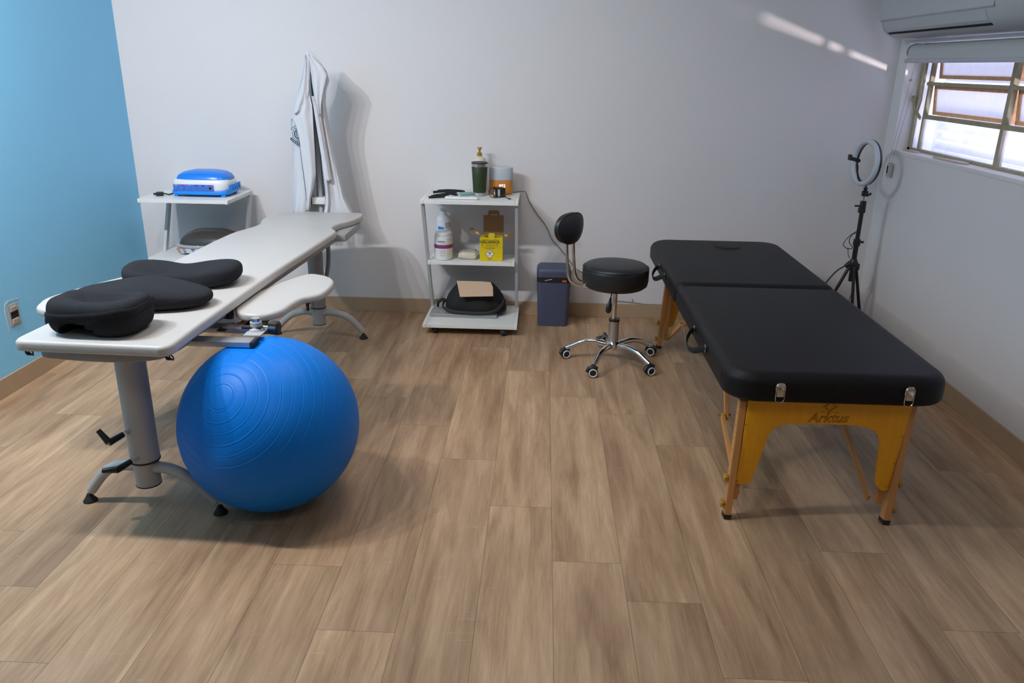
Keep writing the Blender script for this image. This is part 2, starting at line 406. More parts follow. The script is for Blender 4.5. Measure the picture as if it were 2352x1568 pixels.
bm = B(); box(bm, (GX - .002, 3.878, WZ0 + .018), (GX + .002, 4.662, 1.30)); box(bm, (GX - .002, 3.09, WZ0 + .018), (GX + .002, 3.842, 1.30)); wpart('pane', bm, 'glass_clear')
bm = B(); box(bm, (GX - .002, 4.688, WZ0 + .018), (GX + .002, 4.768, WZ1 - .02)); box(bm, (GX - .002, WY0 + .03, WZ0 + .018), (GX + .002, 3.055, WZ1 - .02)); wpart('pane', bm, 'glass_frost')
# latch arm with a ring, and the long push rod that moves the sashes
bm = B(); lx = GX - .03
tube(bm, [(lx, 4.70, 1.49), (lx, 4.695, 1.40), (lx, 4.715, 1.335)], .0045, 8); tube(bm, [(lx, 4.70, 1.66), (lx, 4.70, 1.49)], .006, 8)
tube(bm, catmull([(lx, 4.665, 1.300), (lx - .004, 4.70, 1.322), (lx - .008, 4.745, 1.345), (lx - .01, 4.765, 1.385)], 5), [.010 + .002 * math.sin(i / 3) for i in range(16)], 8, flat=.5)
pts = [(lx - .01, 4.775 + .017 * math.cos(2 * PI * k / 20), 1.402 + .017 * math.sin(2 * PI * k / 20)) for k in range(20)]
tube(bm, pts, .0045, 8, closed=True); wpart('latch_arm', bm, 'frame', 'cream latch arm ending in a ring')
# ---- sill
bm = B(); box(bm, (XR - .004, WY0 + .001, WZ0 - .015), (GX - .016, WY1 - .001, WZ0 + .003), 0)
o = struct('trim_1', bm, 'wall')
bm = B(); P = catmull([(2.075, 4.33), (2.12, 4.10), (2.10, 4.02), (2.07, 4.06), (2.065, 4.25)], 5, True); slab(bm, P, WZ0, WZ0 + .012, .004)
tag(link('paint_flake', bm, 'stone'), 'stiff beige paint flake lying on the window sill', 'flake')
bm = B(); P = catmull([(2.10, 4.75), (2.13, 4.66), (2.11, 4.56), (2.08, 4.60), (2.075, 4.70)], 5, True); slab(bm, P, WZ0, WZ0 + .010, .003)
tag(link('sill_stone', bm, 'stone'), 'flat grey stone chip on the sill below the latch', 'stone')
# ---- outside shutter slats (bright, daylight behind)
t = thing('louvre_shutter', 'white horizontal slat shutter outside behind the window panes', 'shutter', (2.42, 3.4, .9))
bm = B()
for k in range(16):
    if k == 8: continue
    z = .957 + k * .056; box(bm, (2.39, 2.0, z - .002), (2.451, 5.05, z + .002), rot=rot_about(math.radians(-38), (2.42, 0, z), 'Y'))
link('slats', bm, 'slat', t, False)
bm = B()
for y in (2.0, 3.55, 5.03): box(bm, (2.40, y, .92), (2.44, y + .03, 1.92))
each('post', bm, 'slat', t, False)

# ---- air conditioner above the window
t = thing('air_conditioner', 'white split air conditioner mounted high above the window', 'air conditioner', (2.045, 4.2, 1.71))
prof = [(2.045, 2.02), (1.90, 2.02), (1.865, 1.98), (1.852, 1.90), (1.852, 1.825), (1.862, 1.805)]
low = [(1.862, 1.800), (1.880, 1.765), (1.905, 1.742), (1.95, 1.722), (2.045, 1.716)]
def ystrip(bm, P, y0, y1, n=1, inset=None):
    ys = [y0 + (y1 - y0) * i / n for i in range(n + 1)]
    rings = [[bm.verts.new((x, y, z)) for x, z in P] for y in ys]
    for a, b in zip(rings, rings[1:]):
        for k in range(len(P)): bm.faces.new((a[k], a[(k + 1) % len(P)], b[(k + 1) % len(P)], b[k]))
    bm.faces.new(rings[0]); bm.faces.new(rings[-1][::-1])
bm = B(); full = prof[:5] + [(1.862, 1.803)] + low[1:]
Yend = [(4.80, .93), (4.785, 1.0)]
n = len(full); cx_, cz_ = 2.045, 1.87; rings = []
for y, s in ((4.80, .90), (4.795, .96), (4.78, 1.0), (3.42, 1.0), (3.405, .96), (3.40, .90)):
    rings.append([bm.verts.new((cx_ + (x - cx_) * s, y, cz_ + (z - cz_) * s)) for x, z in full])
for a, b in zip(rings, rings[1:]):
    for k in range(n): bm.faces.new((a[k], a[(k + 1) % n], b[(k + 1) % n], b[k]))
bm.faces.new(rings[0]); bm.faces.new(rings[-1][::-1])
link('body', bm, 'ac', t)
bm = B(); ystrip(bm, [(1.8485, 1.985), (1.8485, 1.818), (1.853, 1.812), (1.856, 1.985)], 4.775, 3.60); link('front_panel', bm, 'ac', t, False)
bm = B(); ystrip(bm, [(1.8585, 1.806), (1.878, 1.764), (1.892, 1.752), (1.90, 1.756), (1.868, 1.806)], 4.745, 3.68); link('air_flap', bm, 'ac', t, False)
bm = B(); ystrip(bm, [(1.893, 1.749), (1.903, 1.7415), (1.912, 1.748), (1.90, 1.755)], 4.74, 3.675); link('outlet_slot', bm, 'dark', t, False)
bm = B(); box(bm, (1.8475, 4.16, 1.852), (1.8483, 4.215, 1.858)); box(bm, (1.8475, 4.173, 1.834), (1.8483, 4.20, 1.842)); link('badge', bm, 'greypl', t, False)
# ---- roller blind
t = thing('roller_blind', 'rolled up grey roller blind under the air conditioner', 'blind', (2.0, 4.6, 1.60))
bm = B(); lathe(bm, [(.036, 0), (.036, 1.55)], (2.005, 3.07, 1.652), (0, 1, 0), 28)
box(bm, (1.9695, 3.07, 1.606), (1.9715, 4.62, 1.655)); link('rolled_fabric', bm, 'ac', t)
bm = B(); tube(bm, [(1.972, 3.07, 1.604), (1.972, 4.635, 1.604)], .011, 12); link('bottom_bar', bm, 'greypl', t)
bm = B(); lathe(bm, [(.040, 0), (.040, .012)], (2.005, 4.622, 1.652), (0, 1, 0), 24); box(bm, (2.005, 4.622, 1.645), (2.05, 4.634, 1.695)); link('bracket', bm, 'darkgrey', t)
bm = B()
def beads(bm, a, b, step=.0075, r=.0022):
    a = Vector(a); b = Vector(b); n = int((b - a).length / step)
    for i in range(n + 1):
        p = a.lerp(b, i / n); bmesh.ops.create_icosphere(bm, subdivisions=1, radius=r, matrix=Matrix.Translation(p))
    tube(bm, [a, b], .0007, 4)
beads(bm, (2.002, 4.585, 1.60), (2.02, 4.742, 1.045)); beads(bm, (2.03, 4.575, 1.60), (2.03, 4.735, 1.045))
bmesh.ops.create_icosphere(bm, subdivisions=2, radius=.008, matrix=Matrix.Translation((2.005, 4.612, 1.505)))
link('bead_chain', bm, 'darkgrey', t)
bm = B(); box(bm, (2.016, 4.722, .965), (2.034, 4.752, 1.045), .003); link('chain_weight', bm, 'clearpl', t)
bm = B(); box(bm, (2.0145, 4.730, .985), (2.0158, 4.744, 1.03), .0005); link('chain_weight', bm, 'dark', t, label='dark slot in the chain weight')
# ---- wall socket on the blue wall
t = thing('wall_socket', 'uncovered power socket with two outlets low on the blue wall', 'socket', (XL, 3.555, .36))
bm = B(); box(bm, (XL, 3.518, .306), (XL + .004, 3.594, .412), .001); link('mounting_plate', bm, 'socketpl', t, False)
bm = B(); box(bm, (XL + .0042, 3.530, .340), (XL + .005, 3.586, .376)); link('box_gap', bm, 'dark', t, False)
for z in (.378, .316):
    bm = B(); hexp = [(3.530, z), (3.575, z), (3.586, z + .012), (3.575, z + .026), (3.530, z + .026)]
    slab(bm, hexp, .004, .010, .002, fn=lambda x, y, zz: Vector((XL + zz, x, y))); oo = link('outlet', bm, 'socketpl', t)
    bm = B()
    for d in (-.009, .009): lathe(bm, [(.0022, 0), (.0022, .0006)], (XL + .010, 3.555 + d, z + .013), (1, 0, 0), 8)
    each('pin_hole', bm, 'dark', oo)
bm = B(); P = catmull([(3.505, .425), (3.60, .428), (3.604, .424), (3.512, .418), (3.506, .30), (3.500, .30)], 3, True); slab(bm, P, 0, .002, fn=lambda x, y, zz: Vector((XL + zz, x, y))); link('paint_rim', bm, 'palepl', t, False)
# ---- ceiling lamp (out of frame, the source of the room light)
t = thing('track_light', 'ceiling track with four white spot heads near the blue wall', 'lamp', (-1.93, 2.13, 2.72))
bm = B(); box(bm, (-2.45, 2.11, 2.695), (-1.40, 2.15, 2.7195), .003); link('track', bm, 'whitepl', t)
for lx_ in LAMPX:
    bm = B(); ax_ = Vector((.35, -1.2, 2.0)).normalized(); lathe(bm, [(0, .10), (.04, .10), (.055, .06), (.058, .012), (.052, .008), (0, .008)], (lx_, 2.17, 2.58), ax_, 30); tube(bm, [(lx_, 2.14, 2.63), (lx_, 2.13, 2.70)], .010, 10); link('lamp_head', bm, 'whitepl', t)

bm = B(); lathe(bm, [(0, 2.718), (.50, 2.718), (.50, 2.69), (.47, 2.685), (0, 2.685)], (-.3, 3.0, 0), seg=48); tag(link('fill_light_disc', bm, 'whitepl'), 'added flat white disc over the fill light in the middle of the room', 'lamp')  # unseen disc added as a housing for the middle fill
bm = B(); lathe(bm, [(0, 2.718), (.50, 2.718), (.50, 2.69), (.47, 2.685), (0, 2.685)], (.1, .3, 0), seg=48); tag(link('fill_light_disc', bm, 'whitepl'), 'added flat white disc over the fill light above the camera', 'lamp')  # unseen disc added as a housing for the front fill

# ================================================================ TREATMENT TABLE (left, white)
TZ = .715; f_ = .835 / .89
def atz(P, z, z0=.66):  # outline measured at one height, moved along to another
    k = (1.55 - z) / (1.55 - z0); return [Vector((x * k, y * k)) for x, y in P]
t = thing('treatment_table', 'long white waisted treatment table on grey pedestals by blue wall', 'treatment table', (-1.4, 3.4, 0))
O = [(-1.728, 2.383), (-1.690, 2.3815), (-1.48, 2.373), (-1.285, 2.365), (-1.245, 2.364), (-1.224, 2.375), (-1.213, 2.400), (-1.212, 2.44), (-1.212, 2.62), (-1.204, 2.90), (-1.195, 3.239), (-1.186, 3.475), (-1.166, 3.80), (-1.148, 4.16), (-1.143, 4.25), (-1.155, 4.31), (-1.188, 4.37), (-1.196, 4.44), (-1.184, 4.52), (-1.140, 4.62), (-1.112, 4.73), (-1.112, 4.81), (-1.135, 4.858), (-1.20, 4.868), (-1.40, 4.856), (-1.60, 4.83), (-1.655, 4.80), (-1.668, 4.74), (-1.672, 4.60), (-1.658, 4.52), (-1.640, 4.46), (-1.642, 4.38), (-1.668, 4.28), (-1.695, 4.18), (-1.712, 3.95), (-1.722, 3.46), (-1.735, 3.0), (-1.750, 2.6), (-1.757, 2.46), (-1.757, 2.42), (-1.748, 2.394)]
P = catmull([(*p, 0) for p in atz(O, TZ)], 4, True)
bm = B(); slab(bm, P, TZ - .036, TZ, .013, .008, 5); link('tabletop', bm, 'vinyl', t)
def armrest(name, O2, z, **k):
    P = catmull([(*p, 0) for p in O2], 5, True); bm = B(); slab(bm, P, z - .030, z, .013, .008, 5); return link(name, bm, 'vinyl', t, label=k.get('label'))
AR = [(-1.238, 2.999), (-1.262, 3.075), (-1.245, 3.20), (-1.21, 3.33), (-1.17, 3.45), (-1.107, 3.571), (-1.033, 3.562), (-.975, 3.51), (-.942, 3.42), (-.945, 3.26), (-.985, 3.205), (-1.013, 3.17), (-1.030, 3.09), (-1.042, 2.999), (-1.09, 2.932), (-1.16, 2.925), (-1.21, 2.95)]
A2 = atz(AR, .672, .6); armrest('armrest', A2, .672)
AX = -1.40  # mirror of the far side board, only its tip shows
pv_ = Vector((-1.160, 2.80)); R2_ = Matrix.Rotation(math.radians(-7), 2)
A3 = [R2_ @ (p - pv_) + pv_ + Vector((-.752, .0)) for p in A2]
armrest('armrest', A3, .672, label='far side armrest board with a small wood plug')
bm = B(); lathe(bm, [(0, 0), (.008, 0), (.008, .0015), (0, .0015)], (-1.897, 2.766, .657), (-.45, -1, .1), 14); link('wood_plug', bm, 'beech', t)
# under-plate + side frame tubes
bm = B(); Pp = catmull([(-1.60, 2.30, 0), (-1.52, 2.275, 0), (-1.38, 2.262, 0), (-1.27, 2.275, 0), (-1.20, 2.33, 0), (-1.22, 2.52, 0), (-1.58, 2.52, 0), (-1.61, 2.40, 0)], 6, True)
slab(bm, Pp, .640, .678, .004); link('underplate', bm, 'darkgrey', t)
bm = B(); box(bm, (-1.48, 4.10, .640), (-1.05, 4.47, .678), .004); link('underplate', bm, 'darkgrey', t)
bm = B()
for x, dx in ((-1.56, .06), (-1.21, .09)): bar(bm, (x, 2.52, .655), (x + dx, 4.12, .655), .03, .035)
each('frame_rail', bm, 'darkgrey', t)
# flat beams that carry the armrests
for y in (2.567, 2.715):
    bm = B(); box(bm, (-1.66, y - .030, .601), (-1.01 if y < 2.6 else -.985, y + .030, .620), .0012); o = link('cross_beam', bm, 'satinmetal', t)
    bm = B(); x = -1.01 if y < 2.6 else -.985; box(bm, (x, y - .031, .600), (x + .014, y + .031, .621), .003); link('end_cap', bm, 'rubber', o)
bm = B()
for x in (-1.50, -1.30): box(bm, (x - .02, 2.535, .620), (x + .02, 2.745, .642), .002)
each('beam_bracket', bm, 'darkgrey', t)
bm = B(); box(bm, (-1.055, 2.60, .6205), (-.992, 2.745, .626), .002); lathe(bm, [(.030, 0), (.027, .008), (.021, .012), (.021, .032), (0, .032)], (-1.027, 2.66, .6255), seg=24); link('carriage', bm, 'greymetal', t)
bm = B(); lathe(bm, [(.0155, 0), (.0155, .014)], (-1.027, 2.66, .6575), seg=20); link('arm_post', bm, 'chrome', t)
# height bracket under armrest + clamp knob
bm = B(); box(bm, (-1.075, 2.665, .630), (-1.052, 2.78, .6415), .002); box(bm, (-1.075, 2.64, .634), (-1.005, 2.80, .6415), .002); link('arm_bracket', bm, 'black', t)
bm = B(); lathe(bm, [(.0045, 0), (.0045, .03)], (-1.008, 2.66, .640), (1, -.15, -.02), 10); link('knob_screw', bm, 'chrome', t)
bm = B(); c0 = Vector((-.978, 2.655, .640))
pts = []
seg = 30; ax = Vector((1, -.1, -.05)).normalized()
lathe(bm, [(.012, 0), (.020, .003), (.0235, .012), (.0235, .034), (.018, .040), (0, .041)], c0, ax, 30)
for v in bm.verts:
    d = v.co - c0; rr_ = d - ax * d.dot(ax)
    if rr_.length > .015: a = math.atan2(rr_.z, rr_.y); v.co += rr_.normalized() * .0022 * math.cos(6 * a)
link('clamp_knob', bm, 'black', t)
bm = B()
for x in (-1.155,): lathe(bm, [(.007, 0), (.009, .004), (.009, .012), (.004, .016), (0, .016)], (x, 2.66, .618), (0, 0, 1), 6); box(bm, (x - .016, 2.648, .6195), (x + .016, 2.672, .6235), .002)
link('bolt', bm, 'black', t)
bm = B(); lathe(bm, [(.012, 0), (.012, .03)], (-1.155, 2.745, .640)); box(bm, (-1.167, 2.735, .638), (-1.143, 2.755, .668), .003); link('buffer', bm, 'black', t)
# paper drawer / tray hanging beneath
bm = B(); box(bm, (-1.45, 2.90, .560), (-1.205, 3.30, .572), .002); box(bm, (-1.222, 2.90, .560), (-1.205, 3.30, .648), .002); box(bm, (-1.45, 2.90, .572), (-1.222, 2.906, .585), .001); link('hanging_tray', bm, 'shelf', t)
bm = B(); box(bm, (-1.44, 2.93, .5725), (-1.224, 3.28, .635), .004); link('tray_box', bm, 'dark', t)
bm = B(); rnd = random.Random(8)
for i in range(5):
    x = -1.06 + rnd.uniform(-.04, .05); y = 2.9; pts = catmull([(x, y, .642), (x + rnd.uniform(-.02, .02), y, .63 - rnd.random() * .02), (x + rnd.uniform(-.04, .03), y, .62), (x + rnd.uniform(-.02, .04), y, .642)], 6); tube(bm, pts, .0013, 5)
link('loose_threads', bm, 'black', t)
# tie strings at the near corners
bm = B()
for x, y in ((-1.62, 2.262), (-1.165, 2.255)):
    for q in range(3): tube(bm, catmull([(x, y + .01, TZ - .037), (x + .012 * q, y - .006, TZ - .048), (x + .02 - .01 * q, y, TZ - .056), (x - .012, y + .008, TZ - .046), (x - .03, y + .02, TZ - .037)], 5), .0022, 6)
each('tie_string', bm, 'black', t)
def pedestal(cx, cy, ztop, r, arms, feet_y, collar_z, m_top, zb=.088):
    bm = B(); lathe(bm, [(r, 0), (r, ztop - collar_z)], (cx, cy, collar_z), seg=40); col = link('column', bm, m_top, t)
    bm = B(); lathe(bm, [(r + .0015, 0), (r + .0015, .006)], (cx, cy, collar_z - .003), seg=40); link('collar_ring', bm, 'rubber', t)
    bm = B(); lathe(bm, [(r * .86, 0), (r * .80 + .004, collar_z - zb)], (cx, cy, zb), seg=40); link('base_sleeve', bm, 'greymetal', t)
    bm = B(); lathe(bm, [(r * .88, 0), (r * .88, .004)], (cx, cy, zb - .004), seg=40); link('base_ring', bm, 'rubber', t)
    for (fx, fy) in arms:
        s = 1 if fx > cx else -1; d = Vector((fx - cx, fy - cy, 0)); Lh = d.length; d.normalize()
        zs = [(0.018, .150), (.07, .158), (.13, .148), (.19, .118), (Lh - .005, .046)] if Lh > .25 else [(0.018, .150), (.06, .157), (.11, .150), (.16, .122), (Lh - .01, .045)]
        pts = catmull([(cx + d.x * a, cy + d.y * a, b) for a, b in zs], 6)
        bm = B(); tube(bm, pts, [.022 - .004 * i / len(pts) for i in range(len(pts))], 16); lg = link('leg', bm, 'greymetal', t)
        bm = B(); lathe(bm, [(.025, 0), (.025, .004), (.019, .012), (.012, .024), (.008, .032), (0, .033)], (fx, fy, 0), seg=24); link('foot', bm, 'rubber', lg)
    return col
pedestal(-1.412, 2.475, .640, .0505, [(-1.645, 2.475), (-1.135, 2.425)], 0, .185, 'greymetal')
pedestal(-1.300, 4.36, .640, .044, [(-1.57, 4.40), (-1.040, 4.36)], 0, .190, 'darkgrey')
def lever(p, base, z_end, tip):
    bm = B(); lathe(bm, [(.010, 0), (.010, .02)], base, Vector(p) - Vector(base), 12); link('clamp_boss', bm, 'greymetal', t)
    bm = B(); p = Vector(p); tube(bm, [Vector(base) + (p - Vector(base)) * .35, p], [.010, .012], 12)
    tube(bm, [p, p.lerp(Vector(tip), .5), Vector(tip)], [.0125, .0105, .009], 12, up=(0, 0, 1)); lathe(bm, [(0, -.001), (.012, -.001), (.012, .002), (0, .002)], p, p - Vector(base), 14); l = link('clamp_lever', bm, 'black', t)
    bm = B(); d = (p - Vector(base)).normalized(); lathe(bm, [(.005, .003), (.005, .0035), (0, .0035)], p, d, 10); link('hex_screw', bm, 'brass', l)
lever((-1.468, 2.365, .302), (-1.425, 2.435, .318), 0, (-1.505, 2.375, .342))
lever((-1.452, 2.362, .200), (-1.412, 2.430, .214), 0, (-1.500, 2.350, .200))
bm = B(); tube(bm, [(-1.335, 4.31, .235), (-1.345, 4.30, .235)], .012, 12); tube(bm, [(-1.345, 4.30, .24), (-1.343, 4.295, .185)], [.012, .008], 10); link('clamp_lever', bm, 'black', t)
bm = B(); tube(bm, catmull([(-1.235, 4.42, .640), (-1.236, 4.42, .56), (-1.238, 4.42, .47), (-1.252, 4.42, .38), (-1.275, 4.41, .30)], 6), .0125, 14); link('curved_brace', bm, 'darkgrey', t)
bm = B(); box(bm, (-1.86, 2.72, .592), (-1.815, 2.76, .632), .014); link('clamp_knob', bm, 'black', t)
# ---- pole standing at the far end, the coat hangs on it
bm = B(); tube(bm, [(-1.325, 4.645, .61), (-1.325, 4.645, 1.575)], .0135, 16); pl_ = link('end_pole', bm, 'shelfmetal', t)
bm = B(); box(bm, (-1.366, 4.602, .752), (-1.284, 4.672, .792), .002); link('block', bm, 'shelf', pl_)
for x in (-1.3695, -1.2845): bm = B(); box(bm, (x, 4.599, .750), (x + .004, 4.675, .794), .001); link('end_plate', bm, 'black', pl_)
bm = B(); box(bm, (-1.345, 4.44, .630), (-1.305, 4.665, .6395), .001); link('pole_bracket', bm, 'darkgrey', t)

# ---- coat
ct = thing('lab_coat', 'white coat with round dark emblem and navy piping hanging at the far table end', 'coat', (-1.335, 4.64, .70))
KY = 4.615; kk = KY / 4.56
def cz(z): return (z - 1.55) * kk + 1.55
#        z     xl      xr      ol(opening left) or
lv = [(1.607, -1.325, -1.312, -1.318, -1.318), (1.585, -1.335, -1.292, -1.316, -1.314), (1.55, -1.345, -1.262, -1.314, -1.308), (1.50, -1.358, -1.225, -1.312, -1.302), (1.45, -1.376, -1.215, -1.310, -1.296),
      (1.40, -1.399, -1.236, -1.308, -1.290), (1.33, -1.405, -1.244, -1.305, -1.282), (1.26, -1.420, -1.238, -1.306, -1.280), (1.20, -1.444, -1.232, -1.308, -1.279), (1.14, -1.440, -1.222, -1.310, -1.278),
      (1.04, -1.446, -1.208, -1.313, -1.272), (.94, -1.455, -1.192, -1.320, -1.268), (.86, -1.462, -1.176, -1.338, -1.262), (.80, -1.466, -1.165, -1.358, -1.262), (.75, -1.470, -1.142, -1.376, -1.270), (.705, -1.474, -1.118, -1.392, -1.280)]
def lerp_lv(z):
    for a, b in zip(lv, lv[1:]):
        if b[0] <= z <= a[0]:
            s = (z - b[0]) / (a[0] - b[0]); return [b[i] + (a[i] - b[i]) * s for i in range(1, 5)]
    return list(lv[-1][1:]) if z < lv[-1][0] else list(lv[0][1:])
def coat_side(z, s, side):
    """s 0 at the front opening edge -> 1 at the middle of the back"""
    xl, xr, ol, orr = lerp_lv(z); d = min(1, (1.612 - z) / .35)
    e = (xl, ol) if side < 0 else (xr, orr)
    mid = (xl + xr) / 2; ww = abs(e[0] - e[1])
    if s < .55:
        q = s / .55; x = e[1] + (e[0] - e[1]) * math.sin(q * PI / 2); y = -.045 * d * math.cos(q * PI / 2) ** .7 + .004
    else:
        q = (s - .55) / .45; x = e[0] + (mid - e[0]) * (1 - math.cos(q * PI / 2)); y = .045 * d * math.sin(q * PI / 2) ** .8 + .004
    fold = d * (.008 * math.sin(s * 17 + z * 3.1 + side) + .005 * math.sin(s * 31 - z * 5)) * (1 - abs(2 * s - 1.1) * .3)
    return Vector((x * kk, KY + .012 + y + fold, cz(z)))
bm = B(); NZ, NS = 70, 44
for side in (-1, 1):
    grid = []
    for i in range(NZ + 1):
        z = 1.607 + (.705 - 1.607) * i / NZ; grid.append([bm.verts.new(coat_side(z, j / NS, side)) for j in range(NS + 1)])
    for i in range(NZ):
        for j in range(NS): bm.faces.new((grid[i][j], grid[i][j + 1], grid[i + 1][j + 1], grid[i + 1][j]))
o = link('body', bm, 'cotton', ct); md = o.modifiers.new('thickness', 'SOLIDIFY'); md.thickness = .0025; md.offset = 1
def cx2(L, y=4.56): # outline (x,z) measured on the y=4.56 plane
    return [Vector((x * kk, cz(z))) for x, z in L]
def flap(name, L, yoff, amp=.006, ph=0, m='cotton', res=22, parent=ct, label=None):
    """soft cloth panel bounded by left and right edge lines given as (z, xl, xr)"""
    bm = B(); zs = [L[0][0] + (L[-1][0] - L[0][0]) * i / 50 for i in range(51)]; rows = []
    for z in zs:
        for a, b in zip(L, L[1:]):
            if b[0] - 1e-9 <= z <= a[0] + 1e-9: s = (z - b[0]) / (a[0] - b[0]); xa = b[1] + (a[1] - b[1]) * s; xb = b[2] + (a[2] - b[2]) * s; break
        rows.append([bm.verts.new(((xa + (xb - xa) * j / res) * kk, KY + yoff - .014 * math.sin(PI * j / res) + amp * math.sin(3.2 * PI * j / res + ph + z * 4), cz(z))) for j in range(res + 1)])
    for a, b in zip(rows, rows[1:]):
        for j in range(res): bm.faces.new((a[j], a[j + 1], b[j + 1], b[j]))
    o = link(name, bm, m, parent, label=label); md = o.modifiers.new('thickness', 'SOLIDIFY'); md.thickness = .003; md.offset = 0; return o
# folded-over front edge with lapel
fp = flap('front_panel', [(1.47, -1.325, -1.318), (1.40, -1.345, -1.312), (1.366, -1.362, -1.310), (1.32, -1.372, -1.301), (1.262, -1.415, -1.300), (1.20, -1.397, -1.302), (1.135, -1.384, -1.303), (1.04, -1.380, -1.304), (.94, -1.374, -1.306), (.86, -1.369, -1.325), (.80, -1.368, -1.345), (.73, -1.373, -1.357)], -.050, .005)
flap('lapel', [(1.585, -1.322, -1.310), (1.54, -1.325, -1.300), (1.50, -1.332, -1.304), (1.46, -1.342, -1.306), (1.40, -1.362, -1.310), (1.36, -1.375, -1.322), (1.32, -1.392, -1.345), (1.29, -1.398, -1.360), (1.275, -1.404, -1.385)], -.058, .003, 1)
flap('lapel', [(1.577, -1.300, -1.276), (1.55, -1.300, -1.250), (1.523, -1.298, -1.222), (1.50, -1.296, -1.214), (1.483, -1.294, -1.203), (1.44, -1.292, -1.216), (1.40, -1.288, -1.228), (1.361, -1.284, -1.239), (1.31, -1.272, -1.250), (1.27, -1.262, -1.254)], -.052, .004, 2)
flap('front_panel', [(1.37, -1.300, -1.285), (1.30, -1.292, -1.262), (1.20, -1.282, -1.250), (1.10, -1.272, -1.240), (1.04, -1.266, -1.232), (.97, -1.262, -1.224), (.906, -1.256, -1.216)], -.046, .003, .5)
flap('front_panel', [(.908, -1.256, -1.240), (.85, -1.252, -1.236), (.78, -1.256, -1.236), (.71, -1.276, -1.246)], -.046, .002, .5)
bm = B(); pts = catmull([(x * kk, KY - .053 + dy, cz(z)) for x, z, dy in ((-1.413, 1.262, 0), (-1.399, 1.20, 0), (-1.386, 1.135, 0), (-1.382, 1.04, 0), (-1.376, .94, 0), (-1.371, .86, 0), (-1.369, .768, 0))], 6)
tube(bm, pts, .0022, 6); link('piping', bm, 'navy', ct)
# emblem printed on the chest: rings, swirl, banner, lettering
ec = Vector((-1.404, 4.562, 1.158)); ES = 1.42
bm = B()
def ring(bm, c, r0, r1, a0, a1, y=0, n=30):
    vs = []
    for k in range(n + 1):
        a = math.radians(a0 + (a1 - a0) * k / n); vs.append((bm.verts.new(c + Vector((r0 * math.cos(a), y, r0 * math.sin(a)))), bm.verts.new(c + Vector((r1 * math.cos(a), y, r1 * math.sin(a))))))
    for p, q in zip(vs, vs[1:]): bm.faces.new((p[0], q[0], q[1], p[1]))
ring(bm, ec, .034, .037, 75, 290); ring(bm, ec, .0215, .0275, 70, 300, -.0002); ring(bm, ec, .0125, .0165, 60, 240, -.0002); ring(bm, ec + Vector((.006, 0, -.003)), 0, .0095, 0, 360, -.0003)
ring(bm, ec, .042, .058, 205, 290, -.0004)
link('emblem', bm, 'navy', ct, False)
def arc_text(s, r, a0, da, size, m, flip, yoff):
    for i, chh in enumerate(s):
        a = math.radians(a0 + da * i); n = Vector((math.cos(a), 0, math.sin(a))); p = ec + n * r + Vector((0, yoff, 0)); up = n if not flip else -n
        right = Vector((up.z, 0, -up.x)); text_mesh('letter', chh, size, m, ct, p, right, up, depth=.0002, bold=.0003)
arc_text('ANA', .043, 146, -14, .0135, 'navy', False, 0)
arc_text('TERAPI', .0545, 214, 12.5, .0125, 'cotton', True, -.0008)
bm = B(); box(bm, (-1.445 * kk, KY - .01, cz(1.19)), (-1.435 * kk, KY + .01, cz(1.245)), .004); link('name_tag', bm, 'palepl', ct)

# ---- charcoal pillows on the table
def pillow(name, label, c, L, D, Hh, rotz, plan, top, notch=None, ce=.42, nU=160, nV=64):
    t = thing(name, label, 'pillow', (c[0], c[1], TZ), 'charcoal pillows on the white treatment table')
    bm = B(); R = Matrix.Rotation(rotz, 2); rings = []
    for j in range(nV + 1):
        ph = -PI / 2 + PI * j / nV
        cr_ = abs(math.cos(ph)) ** ce; zr = (math.sin(ph)); zr = math.copysign(abs(zr) ** .75, zr); row = []
        for i in range(nU):
            a = 2 * PI * i / nU; rx, ry = plan(a); x, y = rx * cr_ * L / 2, ry * cr_ * D / 2
            h = top(x / (L / 2), y / (D / 2)) * Hh; z = (zr * .5 + .5) * h
            if notch:
                nx, nw, nh, yy = notch; dn = abs(x - nx) / nw
                if y < yy and dn < 1:
                    ah = nh * (1 - dn ** 2.2) ** .5
                    if z < ah and ph < -.12: y = max(y, .0)
                    elif z < ah: z = ah
            p = R @ Vector((x, y)); row.append(bm.verts.new((c[0] + p.x, c[1] + p.y, TZ + .0005 + z)))
        rings.append(row)
    for a, b in zip(rings, rings[1:]):
        for i in range(nU): bm.faces.new((a[i], a[(i + 1) % nU], b[(i + 1) % nU], b[i]))
    bmesh.ops.remove_doubles(bm, verts=bm.verts, dist=1e-5)
    return t, bm, rings
def sup(n, pinch=0):
    def f(a):
        c_, s_ = math.cos(a), math.sin(a); x = math.copysign(abs(c_) ** (2 / n), c_); y = math.copysign(abs(s_) ** (2 / n), s_)
        return x, y * (1 - pinch * math.exp(-(x / .42) ** 2))
    return f
t, bm, _ = pillow('bolster_pillow', 'charcoal butterfly pillow farthest from the table end', (-1.405, 2.940), .445, .25, .100, math.radians(8), sup(2.8, .40), lambda x, y: .70 + .32 * abs(x) ** 1.6 - .26 * math.exp(-((x + .42) ** 2 + (y + .45) ** 2) / .14) - .12 * math.exp(-((x - .2) ** 2 + (y + .6) ** 2) / .12))
link('cushion', bm, 'fabric', t)
t, bm, _ = pillow('bolster_pillow', 'charcoal pillow between the butterfly pillow and the arched one', (-1.425, 2.650), .49, .235, .086, math.radians(3), sup(2.3, -.05), lambda x, y: .92 + .08 * math.cos(x * 4) - .10 * x * x)
link('cushion', bm, 'fabric', t)
bm = B(); pts = catmull([(-1.205, 2.62, .765), (-1.24, 2.575, .758), (-1.29, 2.552, .752), (-1.34, 2.546, .752)], 6); tube(bm, pts, .0012, 5); link('seam', bm, 'fabric', t)
